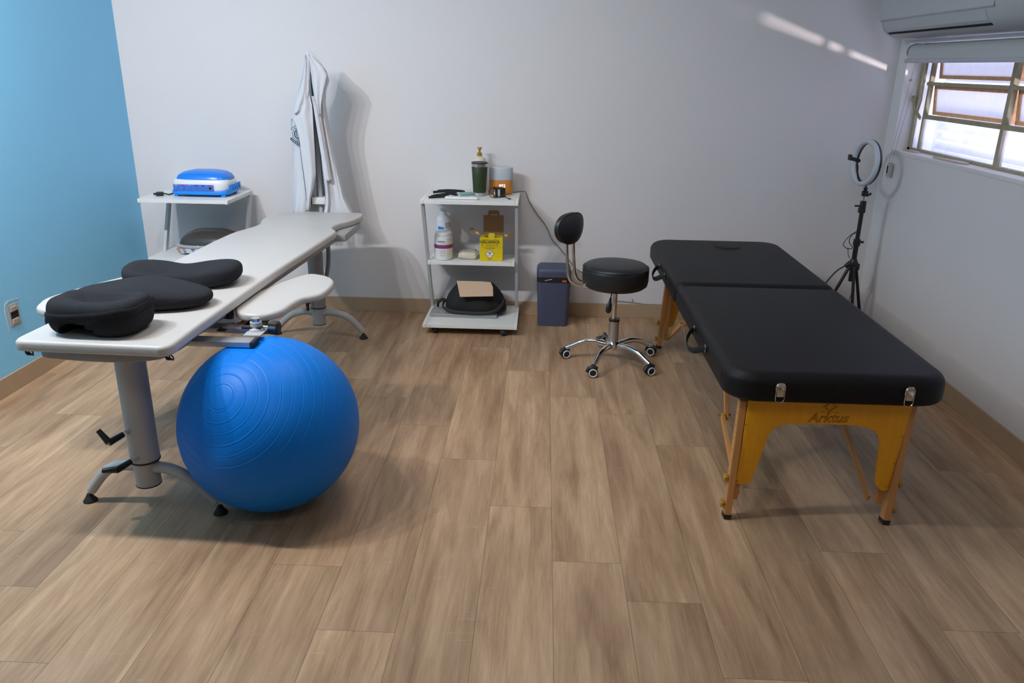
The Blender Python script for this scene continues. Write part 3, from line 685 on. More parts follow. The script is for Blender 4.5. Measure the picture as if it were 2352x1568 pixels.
t, bm, _ = pillow('face_pillow', 'charcoal arched pillow with a wrap band nearest the table end', (-1.418, 2.365), .302, .205, .128, math.radians(-2), sup(3.6, .04), lambda x, y: .86 + .16 * abs(x) ** 2.5 - .42 * math.exp(-((x / .62) ** 2 + ((y - .08) / .42) ** 2) * 1.6), notch=(-.044, .054, .050, .02), ce=.26)
link('cushion', bm, 'fabric', t)
bm = B(); q = []
for i in range(48):
    a = 2 * PI * i / 48; x, y = sup(3.6)(a); R = Matrix.Rotation(math.radians(-2), 2); p = R @ Vector((x * .1525, y * .1045)); q.append((-1.418 + p.x, 2.365 + p.y, TZ + .076 + .014 * x + .002 * math.sin(5 * a)))
tube(bm, q, .0115, 10, closed=True, flat=.32, up=(0, 0, 1)); link('wrap_band', bm, 'fabric', t)

# ================================================================ GYM BALL
bc, br = Vector((-.959, 2.53, .3146)), .3146
bm = B(); prof = [(0, -br)]; rings_deg = [8.7 + 6.9 * k for k in range(11)]
degs = set()
for k in range(1, 180): degs.add(float(k))
marks = rings_deg + [180 - d for d in rings_deg]
for d in marks: degs |= {d - .55, d - .28, d, d + .28, d + .55}
prof = [(0, br)]
for d in sorted(degs):
    r = br
    for q in marks:
        if abs(d - q) < .05: r = br + .0006
        elif abs(abs(d - q) - .55) < .05: r = br - .0004
    prof.append((r * math.sin(math.radians(d)), r * math.cos(math.radians(d))))
prof.append((0, -br)); lathe(bm, prof, bc, (-.2289, -.7345, .6388), 128)
for v in bm.verts:   # rests on the floor, dimpled by the table's cross beam
    v.co.z = max(v.co.z, .0005)
    dx = max(0, v.co.x + .990); dy = max(0, 2.40 - v.co.y, v.co.y - 2.60); v.co.z = min(v.co.z, .5975 + math.hypot(dx, dy) * .75)
tag(link('exercise_ball', bm, 'ball'), 'large glossy blue ribbed exercise ball under the white table edge', 'ball')

# ================================================================ LADDER SHELVES
def shelf_unit(name, label, x0, x1, yf, yb, tiers, leg_top, leg_bot, casters=None):
    t = thing(name, label, 'shelf', ((x0 + x1) / 2, (yf + yb) / 2, 0))
    for (a0, a1, y0, y1, z) in tiers:
        bm = B(); box(bm, (a0 + .02, y0, z - .020), (a1 - .02, y1, z), .001); s = link('shelf_board', bm, 'shelf', t, False)
        for xx in (a0, a1 - .0195): bm = B(); box(bm, (xx, y0 - .001, z - .021), (xx + .0195, y1, z + .001), .0015); link('side_rail', bm, 'shelf', s)
        bm = B()
        for yy in (y0 + .03, y1 - .05): lathe(bm, [(.004, 0), (.004, .001), (0, .001)], (a1, yy, z - .010), (1, 0, 0), 10)
        each('screw', bm, 'darkgrey', s)
    for xx in (x0 + .010, x1 - .010):
        bm = B(); bar(bm, (xx, leg_top[0], leg_top[1]), (xx, leg_bot[0], leg_bot[1]), .018, .034, up=(0, 1, 0), bev=.001); link('leg', bm, 'shelfmetal', t, False)
    for (x, y) in casters or ():
        bm = B(); lathe(bm, [(0, -.021), (.012, -.019), (.021, -.009), (.0225, 0), (.021, .009), (.012, .019), (0, .021)], (x, y, .0228), (1, .25, 0), 20); link('caster', bm, 'rubber', t)
    return t
shelf_unit('shelf_cart', 'white three tier shelf cart on black casters against white wall', -.705, -.137, 4.5, 4.9,
           [(-.705, -.137, 4.50, 4.90, .806), (-.692, -.158, 4.66, 4.90, .408), (-.702, -.130, 4.46, 4.90, .066)], (4.535, .785), (4.865, .066), [(-.630, 4.50), (-.214, 4.482), (-.630, 4.84), (-.214, 4.84)])
shelf_unit('side_shelf', 'white shelf stand beside the blue wall behind white table', -2.345, -1.815, 4.45, 4.86,
           [(-2.345, -1.815, 4.45, 4.86, .786), (-2.345, -1.815, 4.48, 4.86, .430), (-2.345, -1.815, 4.45, 4.86, .075)], (4.84, .766), (4.52, .055), [(-2.29, 4.49), (-1.87, 4.49), (-2.29, 4.82), (-1.87, 4.82)])

# ---- things on the cart's top board (z .807)
ZT = .8072
t = thing('tumbler', 'dark green steel tumbler with black lid on top of cart', 'tumbler', (-.377, 4.715, ZT))
cxy = (-.377, 4.715)
bm = B(); lathe(bm, [(.0355, 0), (.0365, .001), (.0375, .020)], (*cxy, ZT), seg=40); lathe(bm, [(.0475, .172), (.0485, .184), (.0490, .190)], (*cxy, ZT), seg=40); each('steel_body', bm, 'steel', t)
bm = B(); lathe(bm, [(.0375, .0201), (.0384, .0215), (.0478, .1715), (.0476, .1719)], (*cxy, ZT), seg=40); link('green_sleeve', bm, 'green', t)
bm = B(); lathe(bm, [(.0492, .1902), (.0500, .193), (.0485, .197), (.043, .1965), (.041, .194), (0, .194)], (*cxy, ZT), seg=40); link('lid', bm, 'black', t)
t = thing('lotion_bottle', 'cream pump bottle with gold pump behind the green tumbler', 'bottle', (-.386, 4.825, ZT))
bm = B(); lathe(bm, [(.034, 0), (.037, .004), (.039, .09), (.0395, .185), (.037, .205), (.028, .214), (.015, .219), (.015, .226), (0, .226)], (-.386, 4.825, ZT), seg=36); link('bottle', bm, 'cream', t)
bm = B(); lathe(bm, [(.0165, .222), (.0165, .238), (.010, .243), (.006, .247), (.006, .255), (.010, .258), (.010, .265), (.017, .268), (.017, .272), (0, .273)], (-.386, 4.825, ZT), seg=28); box(bm, (-.390, 4.79, ZT + .264), (-.382, 4.825, ZT + .271), .002); link('pump', bm, 'brass', t)
t = thing('aroma_diffuser', 'oval clock diffuser showing 952 with amber base and white top', 'diffuser', (-.252, 4.80, ZT))
def ell(cx, cy, a, b, n=40): return [Vector((cx + a * math.cos(2 * PI * k / n), cy + b * math.sin(2 * PI * k / n))) for k in range(n)]
dc = (-.253, 4.80)
bm = B(); slab(bm, ell(*dc, .071, .045), ZT, ZT + .086, .003, .008); link('base', bm, 'amber', t)
bm = B(); slab(bm, ell(*dc, .072, .046), ZT + .0862, ZT + .162, .006, .001); link('top_shell', bm, 'palepl', t)
text_mesh('clock_digits', '952', .026, 'led', t, (-.243, dc[1] - .0458, ZT + .045), (1, .02, 0), (0, 0, 1), depth=.0006, bold=.0006, spacing=1.0)
t = thing('power_adapter', 'black plug adapter with looped cable in front of clock', 'adapter', (-.262, 4.68, ZT))
rr = rot_about(math.radians(25), (-.255, 4.68, 0))
bm = B(); box(bm, (-.288, 4.655, ZT), (-.225, 4.705, ZT + .056), .006, rot=rr); link('body', bm, 'black', t)
bm = B(); box(bm, (-.2905, 4.665, ZT + .012), (-.2885, 4.682, ZT + .045), .001, rot=rr); box(bm, (-.276, 4.6535, ZT + .006), (-.262, 4.6548, ZT + .048), .0005, rot=rr); link('label_sticker', bm, 'cream', t)
bm = B(); tube(bm, catmull([(-.235, 4.67, ZT + .015), (-.25, 4.64, ZT + .05), (-.29, 4.64, ZT + .064), (-.318, 4.645, ZT + .035), (-.305, 4.64, ZT + .008), (-.27, 4.635, ZT + .003), (-.22, 4.64, ZT + .02), (-.215, 4.63, ZT + .006), (-.19, 4.60, ZT + .003)], 8), .0021, 6); tube(bm, catmull([(-.30, 4.66, ZT + .058), (-.295, 4.65, ZT + .05), (-.272, 4.642, ZT + .03), (-.262, 4.64, ZT + .01)], 6), .0021, 6); cb_ = link('cable', bm, 'black', t)
bm = B(); tube(bm, [(-.200, 4.602, ZT + .004), (-.182, 4.592, ZT + .004)], .0038, 8); link('cable', bm, 'black', t); bm = B(); tube(bm, [(-.182, 4.592, ZT + .004), (-.176, 4.589, ZT + .004)], .0025, 8); link('connector_tip', bm, 'steel', cb_)
t = thing('remote_control', 'white remote control lying at the cart front edge', 'remote control', (-.46, 4.57, ZT))
bm = B(); slab(bm, [v for v in rrect(-.566, 4.548, -.374, 4.594, .010)], ZT, ZT + .014, .004); link('body', bm, 'whitepl', t)
bm = B(); slab(bm, rrect(-.478, 4.558, -.425, 4.580, .002), ZT + .0142, ZT + .0148); link('screen', bm, 'darkgrey', t, False)
bm = B()
for i in range(4): box(bm, (-.545 + i * .017, 4.562, ZT + .0142), (-.536 + i * .017, 4.572, ZT + .0152), .0003)
each('button', bm, 'greypl', t)
def strapbundle(name, label, L, r, y0):
    bm = B()
    for pts in L: tube(bm, catmull(pts, 8), r, 8, flat=.55)
    return tag(link(name, bm, 'bag'), label, 'strap', 'dark elastic straps lying on the cart')
strapbundle('elastic_strap', 'dark crumpled elastic strap at the front left of the cart', [[(-.665, 4.575, ZT + .005), (-.63, 4.58, ZT + .007), (-.575, 4.60, ZT + .009)], [(-.655, 4.60, ZT + .006), (-.61, 4.61, ZT + .014), (-.55, 4.615, ZT + .010)], [(-.62, 4.64, ZT + .006), (-.56, 4.645, ZT + .018), (-.50, 4.64, ZT + .010)]], .007, 0)
strapbundle('elastic_strap', 'dark straight strap rolled up at the back left of cart', [[(-.665, 4.765, ZT + .006), (-.60, 4.77, ZT + .012), (-.52, 4.765, ZT + .008)], [(-.64, 4.80, ZT + .009), (-.57, 4.805, ZT + .013), (-.49, 4.80, ZT + .010), (-.475, 4.79, ZT + .007)]], .0075, 0)
bm = B()
for i in range(3): box(bm, (-.50 + .012 * i, 4.70, ZT + .001 + .004 * i), (-.432 + .010 * i, 4.765, ZT + .004 + .004 * i), .001, rot=rot_about(.25 + .1 * i, (-.46, 4.73, 0)))
tag(link('folded_mask', bm, 'teal'), 'folded pale teal mask lying left of the tumbler', 'mask')
# ---- thin cable from the cart along the wall
bm = B(); tube(bm, catmull([(-.18, 4.85, .8095), (-.12, 4.895, .8095), (-.103, 4.905, .80), (-.08, 4.905, .745), (-.03, 4.905, .67), (.015, 4.905, .615), (.045, 4.905, .565), (.07, 4.905, .51), (.12, 4.905, .455), (.17, 4.905, .395), (.22, 4.905, .33), (.29, 4.905, .285), (.38, 4.905, .205), (.46, 4.905, .17)], 8), .0022, 6)
tag(link('wall_cable', bm, 'wire'), 'thin grey cable running down the wall from the cart', 'cable')
bm = B(); tube(bm, catmull([(.50, 4.913, .112), (.60, 4.913, .106), (.68, 4.913, .096), (.735, 4.913, .0945), (.91, 4.913, .0945), (1.3, 4.913, .0945)], 8), .0025, 6); tube(bm, [(.606, 4.913, .105), (.603, 4.913, .128)], .002, 6)
tag(link('baseboard_cable', bm, 'cable'), 'pale cable lying along the top of the back baseboard', 'cable')

# ---- middle board (z .408)
ZM = .4092
t = thing('gel_tub', 'big white gel bottle with purple band on the cart middle shelf', 'bottle', (-.602, 4.735, ZM))
c_ = (-.602, 4.735)
bm = B(); lathe(bm, [(.050, 0), (.055, .004), (.0565, .015), (.0570, .140), (.055, .147), (0, .147)], (*c_, ZM), seg=44); link('bottle', bm, 'whitepl', t)
bm = B(); lathe(bm, [(.0540, .1475), (.0545, .150), (.0545, .165), (.050, .170), (0, .171)], (*c_, ZM), seg=44); link('lid', bm, 'whitepl', t)
bm = B(); lathe(bm, [(.0573, .074), (.0574, .075), (.0574, .096), (.0573, .097)], (*c_, ZM), seg=44, cap=False); link('purple_band', bm, 'purple', t, label='purple label band')
def onface(s, size, m, z, name='lettering', w=1, dx=0): text_mesh(name, s, size, m, t, (c_[0] + dx, c_[1] - .0580, ZM + z), (1, -.10, 0), (0, 0, 1), depth=.0003, bold=.0002)
onface('VitaDerm', .0115, 'ink', .115, dx=-.006)
bm = B()
for i, (ww, z) in enumerate(((.045, .104), (.040, .064), (.030, .055), (.040, .045), (.034, .031))): box(bm, (c_[0] - .010 - ww / 2 + .012, c_[1] - .0580, ZM + z), (c_[0] - .010 + ww / 2 + .012, c_[1] - .0575, ZM + z + .0022))
link('fine_print', bm, 'greylab', t, False)
bm = B(); n = 10
ang0, ang1 = math.radians(-62), math.radians(-30); vs = []
for k in range(n + 1):
    a = ang0 + (ang1 - ang0) * k / n; vs.append([bm.verts.new((c_[0] + .0574 * math.cos(a), c_[1] + .0574 * math.sin(a), ZM + z)) for z in (.008, .072)] + [bm.verts.new((c_[0] + .0574 * math.cos(a), c_[1] + .0574 * math.sin(a), ZM + z)) for z in (.0985, .140)])
for p, q in zip(vs, vs[1:]): bm.faces.new((p[0], q[0], q[1], p[1])); bm.faces.new((p[2], q[2], q[3], p[3]))
link('side_label', bm, 'tan', t)
t = thing('spray_bottle', 'tall white bottle with blue label behind the gel bottle', 'bottle', (-.610, 4.845, ZM))
bm = B(); lathe(bm, [(.040, 0), (.044, .004), (.0445, .22), (.042, .236), (.030, .248), (.018, .254), (.018, .262), (0, .262)], (-.610, 4.845, ZM), seg=36); link('bottle', bm, 'whitepl', t)
bm = B(); lathe(bm, [(.019, .256), (.019, .275), (.013, .280), (.011, .292), (0, .292)], (-.610, 4.845, ZM), seg=24); bar(bm, (-.634, 4.83, ZM + .289), (-.598, 4.84, ZM + .289), .020, .012, bev=.003); link('spout', bm, 'whitepl', t)
bm = B(); vs = []
for k in range(11):
    a = math.radians(-140 + 5.5 * k); vs.append([bm.verts.new((-.610 + .0449 * math.cos(a), 4.845 + .0449 * math.sin(a), ZM + z)) for z in (.166 + .0006 * k, .188 - .0006 * k)])
for p, q in zip(vs, vs[1:]): bm.faces.new((p[0], q[0], q[1], p[1]))
link('blue_label', bm, 'bluelab', t)
bm = B(); vs = []
for k in range(11):
    a = math.radians(-75 + 6 * k); vs.append([bm.verts.new((-.610 + .0449 * math.cos(a), 4.845 + .0449 * math.sin(a), ZM + z)) for z in (.178, .212)])
for p, q in zip(vs, vs[1:]): bm.faces.new((p[0], q[0], q[1], p[1]))
link('grey_label', bm, 'greylab', t)
t = thing('cotton_packet', 'crumpled white packet of cotton between bottle and yellow box', 'packet', (-.452, 4.77, ZM))
bm = B(); P0 = rrect(-.510, 4.72, -.390, 4.82, .02); slab(bm, P0, ZM, ZM + .045, .018, .012, 4)
bmesh.ops.subdivide_edges(bm, edges=bm.edges, cuts=1)
rnd = random.Random(3)
for v in bm.verts: v.co += Vector((rnd.uniform(-1, 1), rnd.uniform(-1, 1), 0)) * .004; v.co.z = max(ZM, v.co.z + (rnd.uniform(-1, 1) * .004 if v.co.z > ZM + .004 else 0))
link('wrapping', bm, 'cream', t)
# yellow sharps box
t = thing('sharps_box', 'yellow cardboard sharps container with open kraft lid flaps', 'box', (-.302, 4.745, ZM))
X0, X1, Y0, Y1, ZB = -.3735, -.2335, 4.700, 4.775, ZM + .146
bm = B(); box(bm, (X0, Y0, ZM), (X1, Y1, ZB), .0008); link('carton', bm, 'yellow', t, False)
bm = B(); box(bm, (-.344, 4.724, ZB), (-.325, 4.744, ZB + .0012), .0003); box(bm, (-.345, 4.705, ZB), (-.323, 4.709, ZB + .0008)); box(bm, (-.284, 4.705, ZB), (-.262, 4.709, ZB + .0008)); link('drop_hole', bm, 'ink', t, False)
bm = B(); slab(bm, rrect(-.322, ZB - .015, -.284, ZB + .024, .008), 0, .0018, fn=lambda x, y, z: Vector((x, 4.6985 + max(0, (y - ZB + .002)) * .8 - z, y))); link('tab', bm, 'yellow', t, False)
bm = B(); slab(bm, rrect(-.357, ZB - .004, -.232, ZB + .124, .003), 0, .0022, fn=xz(4.778)); lf = link('back_lid', bm, 'kraft', t, False)
bm = B(); slab(bm, [Vector(p) for p in ((-.330, ZB + .1235), (-.330, ZB + .140), (-.322, ZB + .154), (-.266, ZB + .154), (-.258, ZB + .140), (-.258, ZB + .1235), (-.273, ZB + .1235), (-.273, ZB + .1295), (-.315, ZB + .1295), (-.315, ZB + .1235))], 0, .0022, fn=xz(4.778)); link('handle', bm, 'kraft', lf, False)
for sx, name in ((-1, 'side_flap'), (1, 'side_flap')):
    bm = B()
    if sx < 0: poly = [(-.3735, ZB - .002), (-.3735, ZB + .022), (-.420, ZB + .046), (-.440, ZB + .044), (-.446, ZB + .028)]; hole = [(-.383, ZB + .006), (-.383, ZB + .017), (-.402, ZB + .027), (-.405, ZB + .015)]
    else: poly = [(-.2335, ZB + .018), (-.2335, ZB - .004), (-.178, ZB - .018), (-.174, ZB + .010), (-.180, ZB + .016)]; hole = [(-.226, ZB + .012), (-.226, ZB + .001), (-.208, ZB - .004), (-.206, ZB + .010)]
    slab(bm, [Vector(p) for p in poly], 0, .002, fn=lambda x, y, z: Vector((x, 4.745 - z + abs(x + .3) * .1, y))); fl = link('side_flap', bm, 'kraft', t, False)
    bm = B(); slab(bm, [Vector(p) for p in hole], 0, .0006, fn=lambda x, y, z: Vector((x, 4.7425 - z + abs(x + .3) * .1, y))); link('flap_window', bm, 'cream', fl, False)
yf = Y0 - .0004
text_mesh('brand_lettering', 'DESCARPACK', .0205, 'ink', t, (-.312, yf, ZM + .112), (1, 0, 0), (0, 0, 1), depth=.0003, bold=.0004, spacing=.92)
bm = B()
for x0, x1, z, h in ((-.365, -.258, .108, .0014), (-.365, -.258, .130, .0016), (-.346, -.276, .098, .0016), (-.338, -.284, .092, .0014), (-.3735, -.2335, .0845, .0006), (-.346, -.276, .080, .0014), (-.338, -.286, .076, .0012), (-.327, -.294, .012, .002), (-.320, -.301, .008, .0014)): box(bm, (x0, yf - .0002, ZM + z), (x1, yf + .0002, ZM + z + h))
for x in (-.360, -.266): slab(bm, [Vector(p) for p in ((x - .002, ZM + .103), (x + .002, ZM + .103), (x + .002, ZM + .098), (x + .0035, ZM + .098), (x, ZM + .0925), (x - .0035, ZM + .098), (x - .002, ZM + .098))], 0, .0004, fn=xz(yf + .0002))
link('fine_print', bm, 'ink', t, False)
def diamond(c, r, m, name, y):
    bm = B(); slab(bm, [Vector((c[0] + r * a, c[1] + r * b)) for a, b in ((1, 0), (0, 1), (-1, 0), (0, -1))], 0, .0003, fn=xz(y)); return link(name, bm, m, t, False)
diamond((-.312, ZM + .044), .0285, 'ink', 'hazard_border', yf + .0003); hz = diamond((-.312, ZM + .044), .0255, 'whitepl', 'hazard_diamond', yf)
bm = B(); cc_ = Vector((-.312, yf - .0006, ZM + .050))
for a in (90, 210, 330):
    q = cc_ + Vector((math.cos(math.radians(a)), 0, math.sin(math.radians(a)))) * .0055; ring(bm, q, .0034, .0052, a + 40, a + 320, 0, 16)
ring(bm, cc_, .0018, .0032, 0, 360, -.0001, 16); ring(bm, cc_, 0, .0012, 0, 360, -.0001, 8)
box(bm, (-.325, yf - .0007, ZM + .0345), (-.299, yf - .0005, ZM + .0355)); link('biohazard_symbol', bm, 'ink', t, False)

# ---- bottom board (z .066)
ZL = .0672
t = thing('laptop', 'closed silver laptop under the black bag on bottom shelf', 'laptop', (-.46, 4.74, ZL))
bm = B(); P0 = [Vector(p) for p in ((-.680, 4.615), (-.262, 4.600), (-.262, 4.875), (-.672, 4.885))]; slab(bm, catmull([(*p, 0) for p in P0], 1, True), ZL, ZL + .010, .003); link('base', bm, 'silver', t)
bm = B(); slab(bm, [p + Vector((0, -.002)) for p in P0], ZL + .0115, ZL + .019, .003); link('lid', bm, 'silver', t)
t = thing('backpack', 'soft black bag with grey strap lying on the laptop', 'bag', (-.42, 4.73, ZL + .02))
bm = B(); zb = ZL + .0195; nU, nV = 60, 16; rings = []
for j in range(nV + 1):
    q = j / nV; row = []
    for i in range(nU):
        a = 2 * PI * i / nU; x = math.copysign(abs(math.cos(a)) ** .75, math.cos(a)); y = math.copysign(abs(math.sin(a)) ** .75, math.sin(a))
        s = (1 - (max(0, q - .10) / .9) ** 2.4 * .36) * (1 if q > .06 else .93); sx = -.03 if x < 0 else .0
        xx = -.405 + x * .185 * s + (.015 - .03 * q) * (x > 0) + .008 * math.sin(5 * a) * q; yy = 4.735 + y * .118 * s + .006 * math.sin(7 * a + 2)
        zz = zb + q * (.160 + .010 * math.sin(3 * a)); row.append(bm.verts.new((xx, yy, zz)))
    rings.append(row)
for a, b in zip(rings, rings[1:]):
    for i in range(nU): bm.faces.new((a[i], a[(i + 1) % nU], b[(i + 1) % nU], b[i]))
bm.faces.new(rings[0][::-1]); bm.faces.new(rings[-1]); link('body', bm, 'bag', t)
bm = B(); tube(bm, catmull([(-.600, 4.72, zb + .052), (-.598, 4.65, zb + .034), (-.54, 4.612, zb + .018), (-.44, 4.60, zb + .0135), (-.32, 4.60, zb + .016), (-.25, 4.63, zb + .038), (-.215, 4.68, zb + .085)], 8), .012, 12, flat=.5, up=(0, 0, 1)); link('strap', bm, 'strap', t)
bm = B(); tube(bm, catmull([(-.640, 4.72, zb + .020), (-.636, 4.70, zb + .045), (-.610, 4.70, zb + .068), (-.585, 4.70, zb + .06)], 6), .013, 12, flat=.6); link('carry_loop', bm, 'bag', t)
bm = B(); R = Matrix.Rotation(math.radians(-14), 3, 'X') @ Matrix.Rotation(math.radians(7), 3, 'Z'); q0 = Vector((-.40, 4.628, zb + .158))
slab(bm, [Vector(p) for p in ((-.115, .062), (-.085, -.062), (.118, -.050), (.112, .020), (.095, .060), (.02, .062))], 0, .004, fn=lambda x, y, z: q0 + Matrix.Rotation(math.radians(36), 3, 'X') @ Vector((x, y, z)))
tag(link('kraft_envelope', bm, 'kraftpale', smooth=False), 'pale brown paper envelope lying on the black bag', 'envelope')

# ---- side shelf: blue and dark therapy units
ZS = .787
t = thing('therapy_unit', 'white and blue electrotherapy unit with blue lid on the top shelf', 'medical device', (-2.03, 4.66, ZS))
def dev_outline(cx, cy, a, b, n=3.2, N=56): return [Vector((cx + a * math.copysign(abs(math.cos(2 * PI * k / N)) ** (2 / n), math.cos(2 * PI * k / N)), cy + b * math.copysign(abs(math.sin(2 * PI * k / N)) ** (2 / n), math.sin(2 * PI * k / N)))) for k in range(N)]
dcx, dcy = -2.025, 4.665
bm = B(); slab(bm, dev_outline(dcx, dcy, .175, .118, 5), ZS + .012, ZS + .035, .004, .01)
for sx in (-1, 1):
    for sy in (-1, 1): box(bm, (dcx + sx * .14 - .012, dcy + sy * .09 - .008, ZS), (dcx + sx * .14 + .012, dcy + sy * .09 + .008, ZS + .014), .002)
link('blue_tray', bm, 'cyanpl', t)
def dome(bm, cx, cy, prof_, n, N=56):
    rings = []
    for a, b, z in prof_: rings.append([bm.verts.new((p.x, p.y, z)) for p in dev_outline(cx, cy, a, b, n, N)])
    for p, q in zip(rings, rings[1:]):
        for k in range(N): bm.faces.new((p[k], p[(k + 1) % N], q[(k + 1) % N], q[k]))
    bm.faces.new(rings[0][::-1]); bm.faces.new(rings[-1])
bm = B(); dome(bm, dcx, dcy, [(.162, .108, ZS + .034), (.170, .113, ZS + .045), (.170, .113, ZS + .075), (.167, .111, ZS + .086), (.160, .106, ZS + .096), (.145, .095, ZS + .100)], 4.2); link('white_housing', bm, 'whitepl', t)
bm = B(); dome(bm, dcx + .004, dcy + .006, [(.160, .106, ZS + .086), (.159, .105, ZS + .100), (.148, .097, ZS + .120), (.120, .080, ZS + .136), (.075, .050, ZS + .145), (.02, .014, ZS + .148)], 3.4); ld = link('blue_lid', bm, 'bluepl', t, label='glossy blue domed lid')
bm = B(); tube(bm, [(dcx + .004 + .085 * math.cos(2 * PI * k / 40), dcy + .004 + .055 * math.sin(2 * PI * k / 40), ZS + .1405) for k in range(40)], .0022, 6, closed=True); link('lid_ridge', bm, 'bluepl', ld)
bm = B(); box(bm, (dcx - .145, dcy - .1165, ZS + .036), (dcx + .095, dcy - .1115, ZS + .073), .002); pn = link('connector_panel', bm, 'panelblue', t, label='printed blue connector panel')
for i in range(6):
    x = dcx - .125 + i * .040
    bm = B(); box(bm, (x - .008, dcy - .1175, ZS + .066), (x + .008, dcy - .1166, ZS + .071)); link('print_tag', bm, ['pinkp', 'red', 'darkgrey', 'navy', 'green', 'red'][i], pn, False)
    bm = B(); lathe(bm, [(.0068, 0), (.0068, .004), (0, .004)], (x + .001, dcy - .1165, ZS + .053), (0, -1, 0), 16); link('socket', bm, 'bluepl' if i < 5 else 'dark', pn)
bm = B()
for i in range(5): box(bm, (dcx + .168, dcy - .055 + .034 * i, ZS + .030), (dcx + .177, dcy - .040 + .034 * i, ZS + .062), .002)
box(bm, (dcx + .160, dcy - .065, ZS + .026), (dcx + .1725, dcy + .112, ZS + .066), .004); each('side_grille', bm, 'cyanpl', t)
t = thing('power_plug', 'black power plug lying left of the blue unit', 'plug', (-2.26, 4.57, ZS))
bm = B(); box(bm, (-2.285, 4.558, ZS), (-2.245, 4.582, ZS + .024), .005, rot=rot_about(.3, (-2.26, 4.57, 0))); box(bm, (-2.30, 4.562, ZS + .006), (-2.28, 4.578, ZS + .018), .003, rot=rot_about(.3, (-2.26, 4.57, 0))); link('plug_body', bm, 'black', t)
bm = B(); tube(bm, catmull([(-2.247, 4.575, ZS + .014), (-2.235, 4.585, ZS + .010), (-2.222, 4.60, ZS + .005), (-2.225, 4.70, ZS + .005)], 5), .004, 8); link('cord', bm, 'black', t)
ZD = .431
t = thing('therapy_unit', 'grey electrotherapy unit with smoky brown lid on the lower shelf', 'medical device', (-2.04, 4.68, ZD))
ex, ey = -2.035, 4.685
bm = B(); dome(bm, ex, ey, [(.150, .098, ZD), (.178, .118, ZD + .020), (.195, .130, ZD + .045), (.198, .132, ZD + .052), (.188, .125, ZD + .056)], 4); link('housing', bm, 'silver', t)
bm = B(); dome(bm, ex, ey, [(.185, .122, ZD + .056), (.184, .121, ZD + .064), (.170, .110, ZD + .092), (.140, .092, ZD + .118), (.095, .062, ZD + .136), (.03, .02, ZD + .143)], 3); link('smoky_lid', bm, 'smoke', t, label='smoky translucent looking lid')
bm = B(); dome(bm, ex, ey, [(.1985, .1325, ZD + .048), (.2, .134, ZD + .052), (.2, .134, ZD + .058), (.187, .124, ZD + .060)], 4); link('rim', bm, 'greypl', t)
bm = B(); slab(bm, [Vector(p) for p in ((-2.190, ZD + .012), (-2.195, ZD + .043), (-1.90, ZD + .043), (-1.90, ZD + .012))], 0, .004, fn=lambda x, y, z: Vector((x, 4.583 - (y - ZD) * .66 - z, y))); pn = link('control_panel', bm, 'whitepl', t, False)
bm = B(); slab(bm, [Vector(p) for p in ((-2.196, ZD + .012), (-2.200, ZD + .044), (-2.180, ZD + .044), (-2.178, ZD + .012))], 0, .005, fn=lambda x, y, z: Vector((x, 4.583 - (y - ZD) * .66 - z, y))); link('print_tag', bm, 'pinkp', pn, False)
for i in range(4):
    x = -2.155 + .055 * i
    bm = B(); lathe(bm, [(.008, 0), (.008, .006), (0, .006)], (x, 4.565, ZD + .024), (0, -1, .5), 14); link('socket', bm, 'bluepl', pn)
    bm = B(); box(bm, (x - .010, 4.5505, ZD + .036), (x + .010, 4.5525, ZD + .0415)); link('print_tag', bm, 'yellowknob' if i == 0 else 'navy', pn, False)
bm = B(); box(bm, (-2.075, 4.555, ZD + .050), (-2.063, 4.560, ZD + .062), .001); link('lid_catch', bm, 'whitepl', t)

# ================================================================ BIN
t = thing('waste_bin', 'slate blue lidded waste bin standing right of the cart', 'bin', (.088, 4.76, 0))
def frust(bm, x0, x1, y0, y1, z0, z1, tp, r=.025, m=1):
    a = rrect(x0, y0, x1, y1, r); b = rrect(x0 - tp, y0 - tp, x1 + tp, y1 + tp, r + .004)
    A_ = [bm.verts.new((p.x, p.y, z0)) for p in a]; B_ = [bm.verts.new((p.x, p.y, z1)) for p in b]; n = len(a)
    for k in range(n): bm.faces.new((A_[k], A_[(k + 1) % n], B_[(k + 1) % n], B_[k]))
    bm.faces.new(A_[::-1]); bm.faces.new(B_)
bm = B(); frust(bm, -.006, .180, 4.69, 4.84, .001, .285, .012); link('bucket', bm, 'bin', t)
bm = B(); frust(bm, -.0185, .1925, 4.677, 4.853, .286, .318, .0008, .03); bd = link('bag_rim', bm, 'black', t)
bm = B(); P0 = rrect(-.020, 4.675, .194, 4.855, .032); slab(bm, P0, .3185, .378, .030, .002, 6); link('lid', bm, 'bin', t)
bm = B(); slab(bm, rrect(.060, .356, .110, .364, .003), 0, .004, fn=lambda x, y, z: Vector((x, 4.684 - z, y))); link('lid_grip', bm, 'dark', t)
bm = B(); slab(bm, rrect(.138, .292, .166, .304, .004), 0, .002, fn=xz(4.6765)); link('sticker', bm, 'orange', bd, False)
bm = B(); bar(bm, (.03, 4.6755, .298), (.075, 4.6755, .310), .002, .004); link('painted_sheen', bm, 'greypl', bd, False)  # light grey bar painted in as a sheen on the black rim

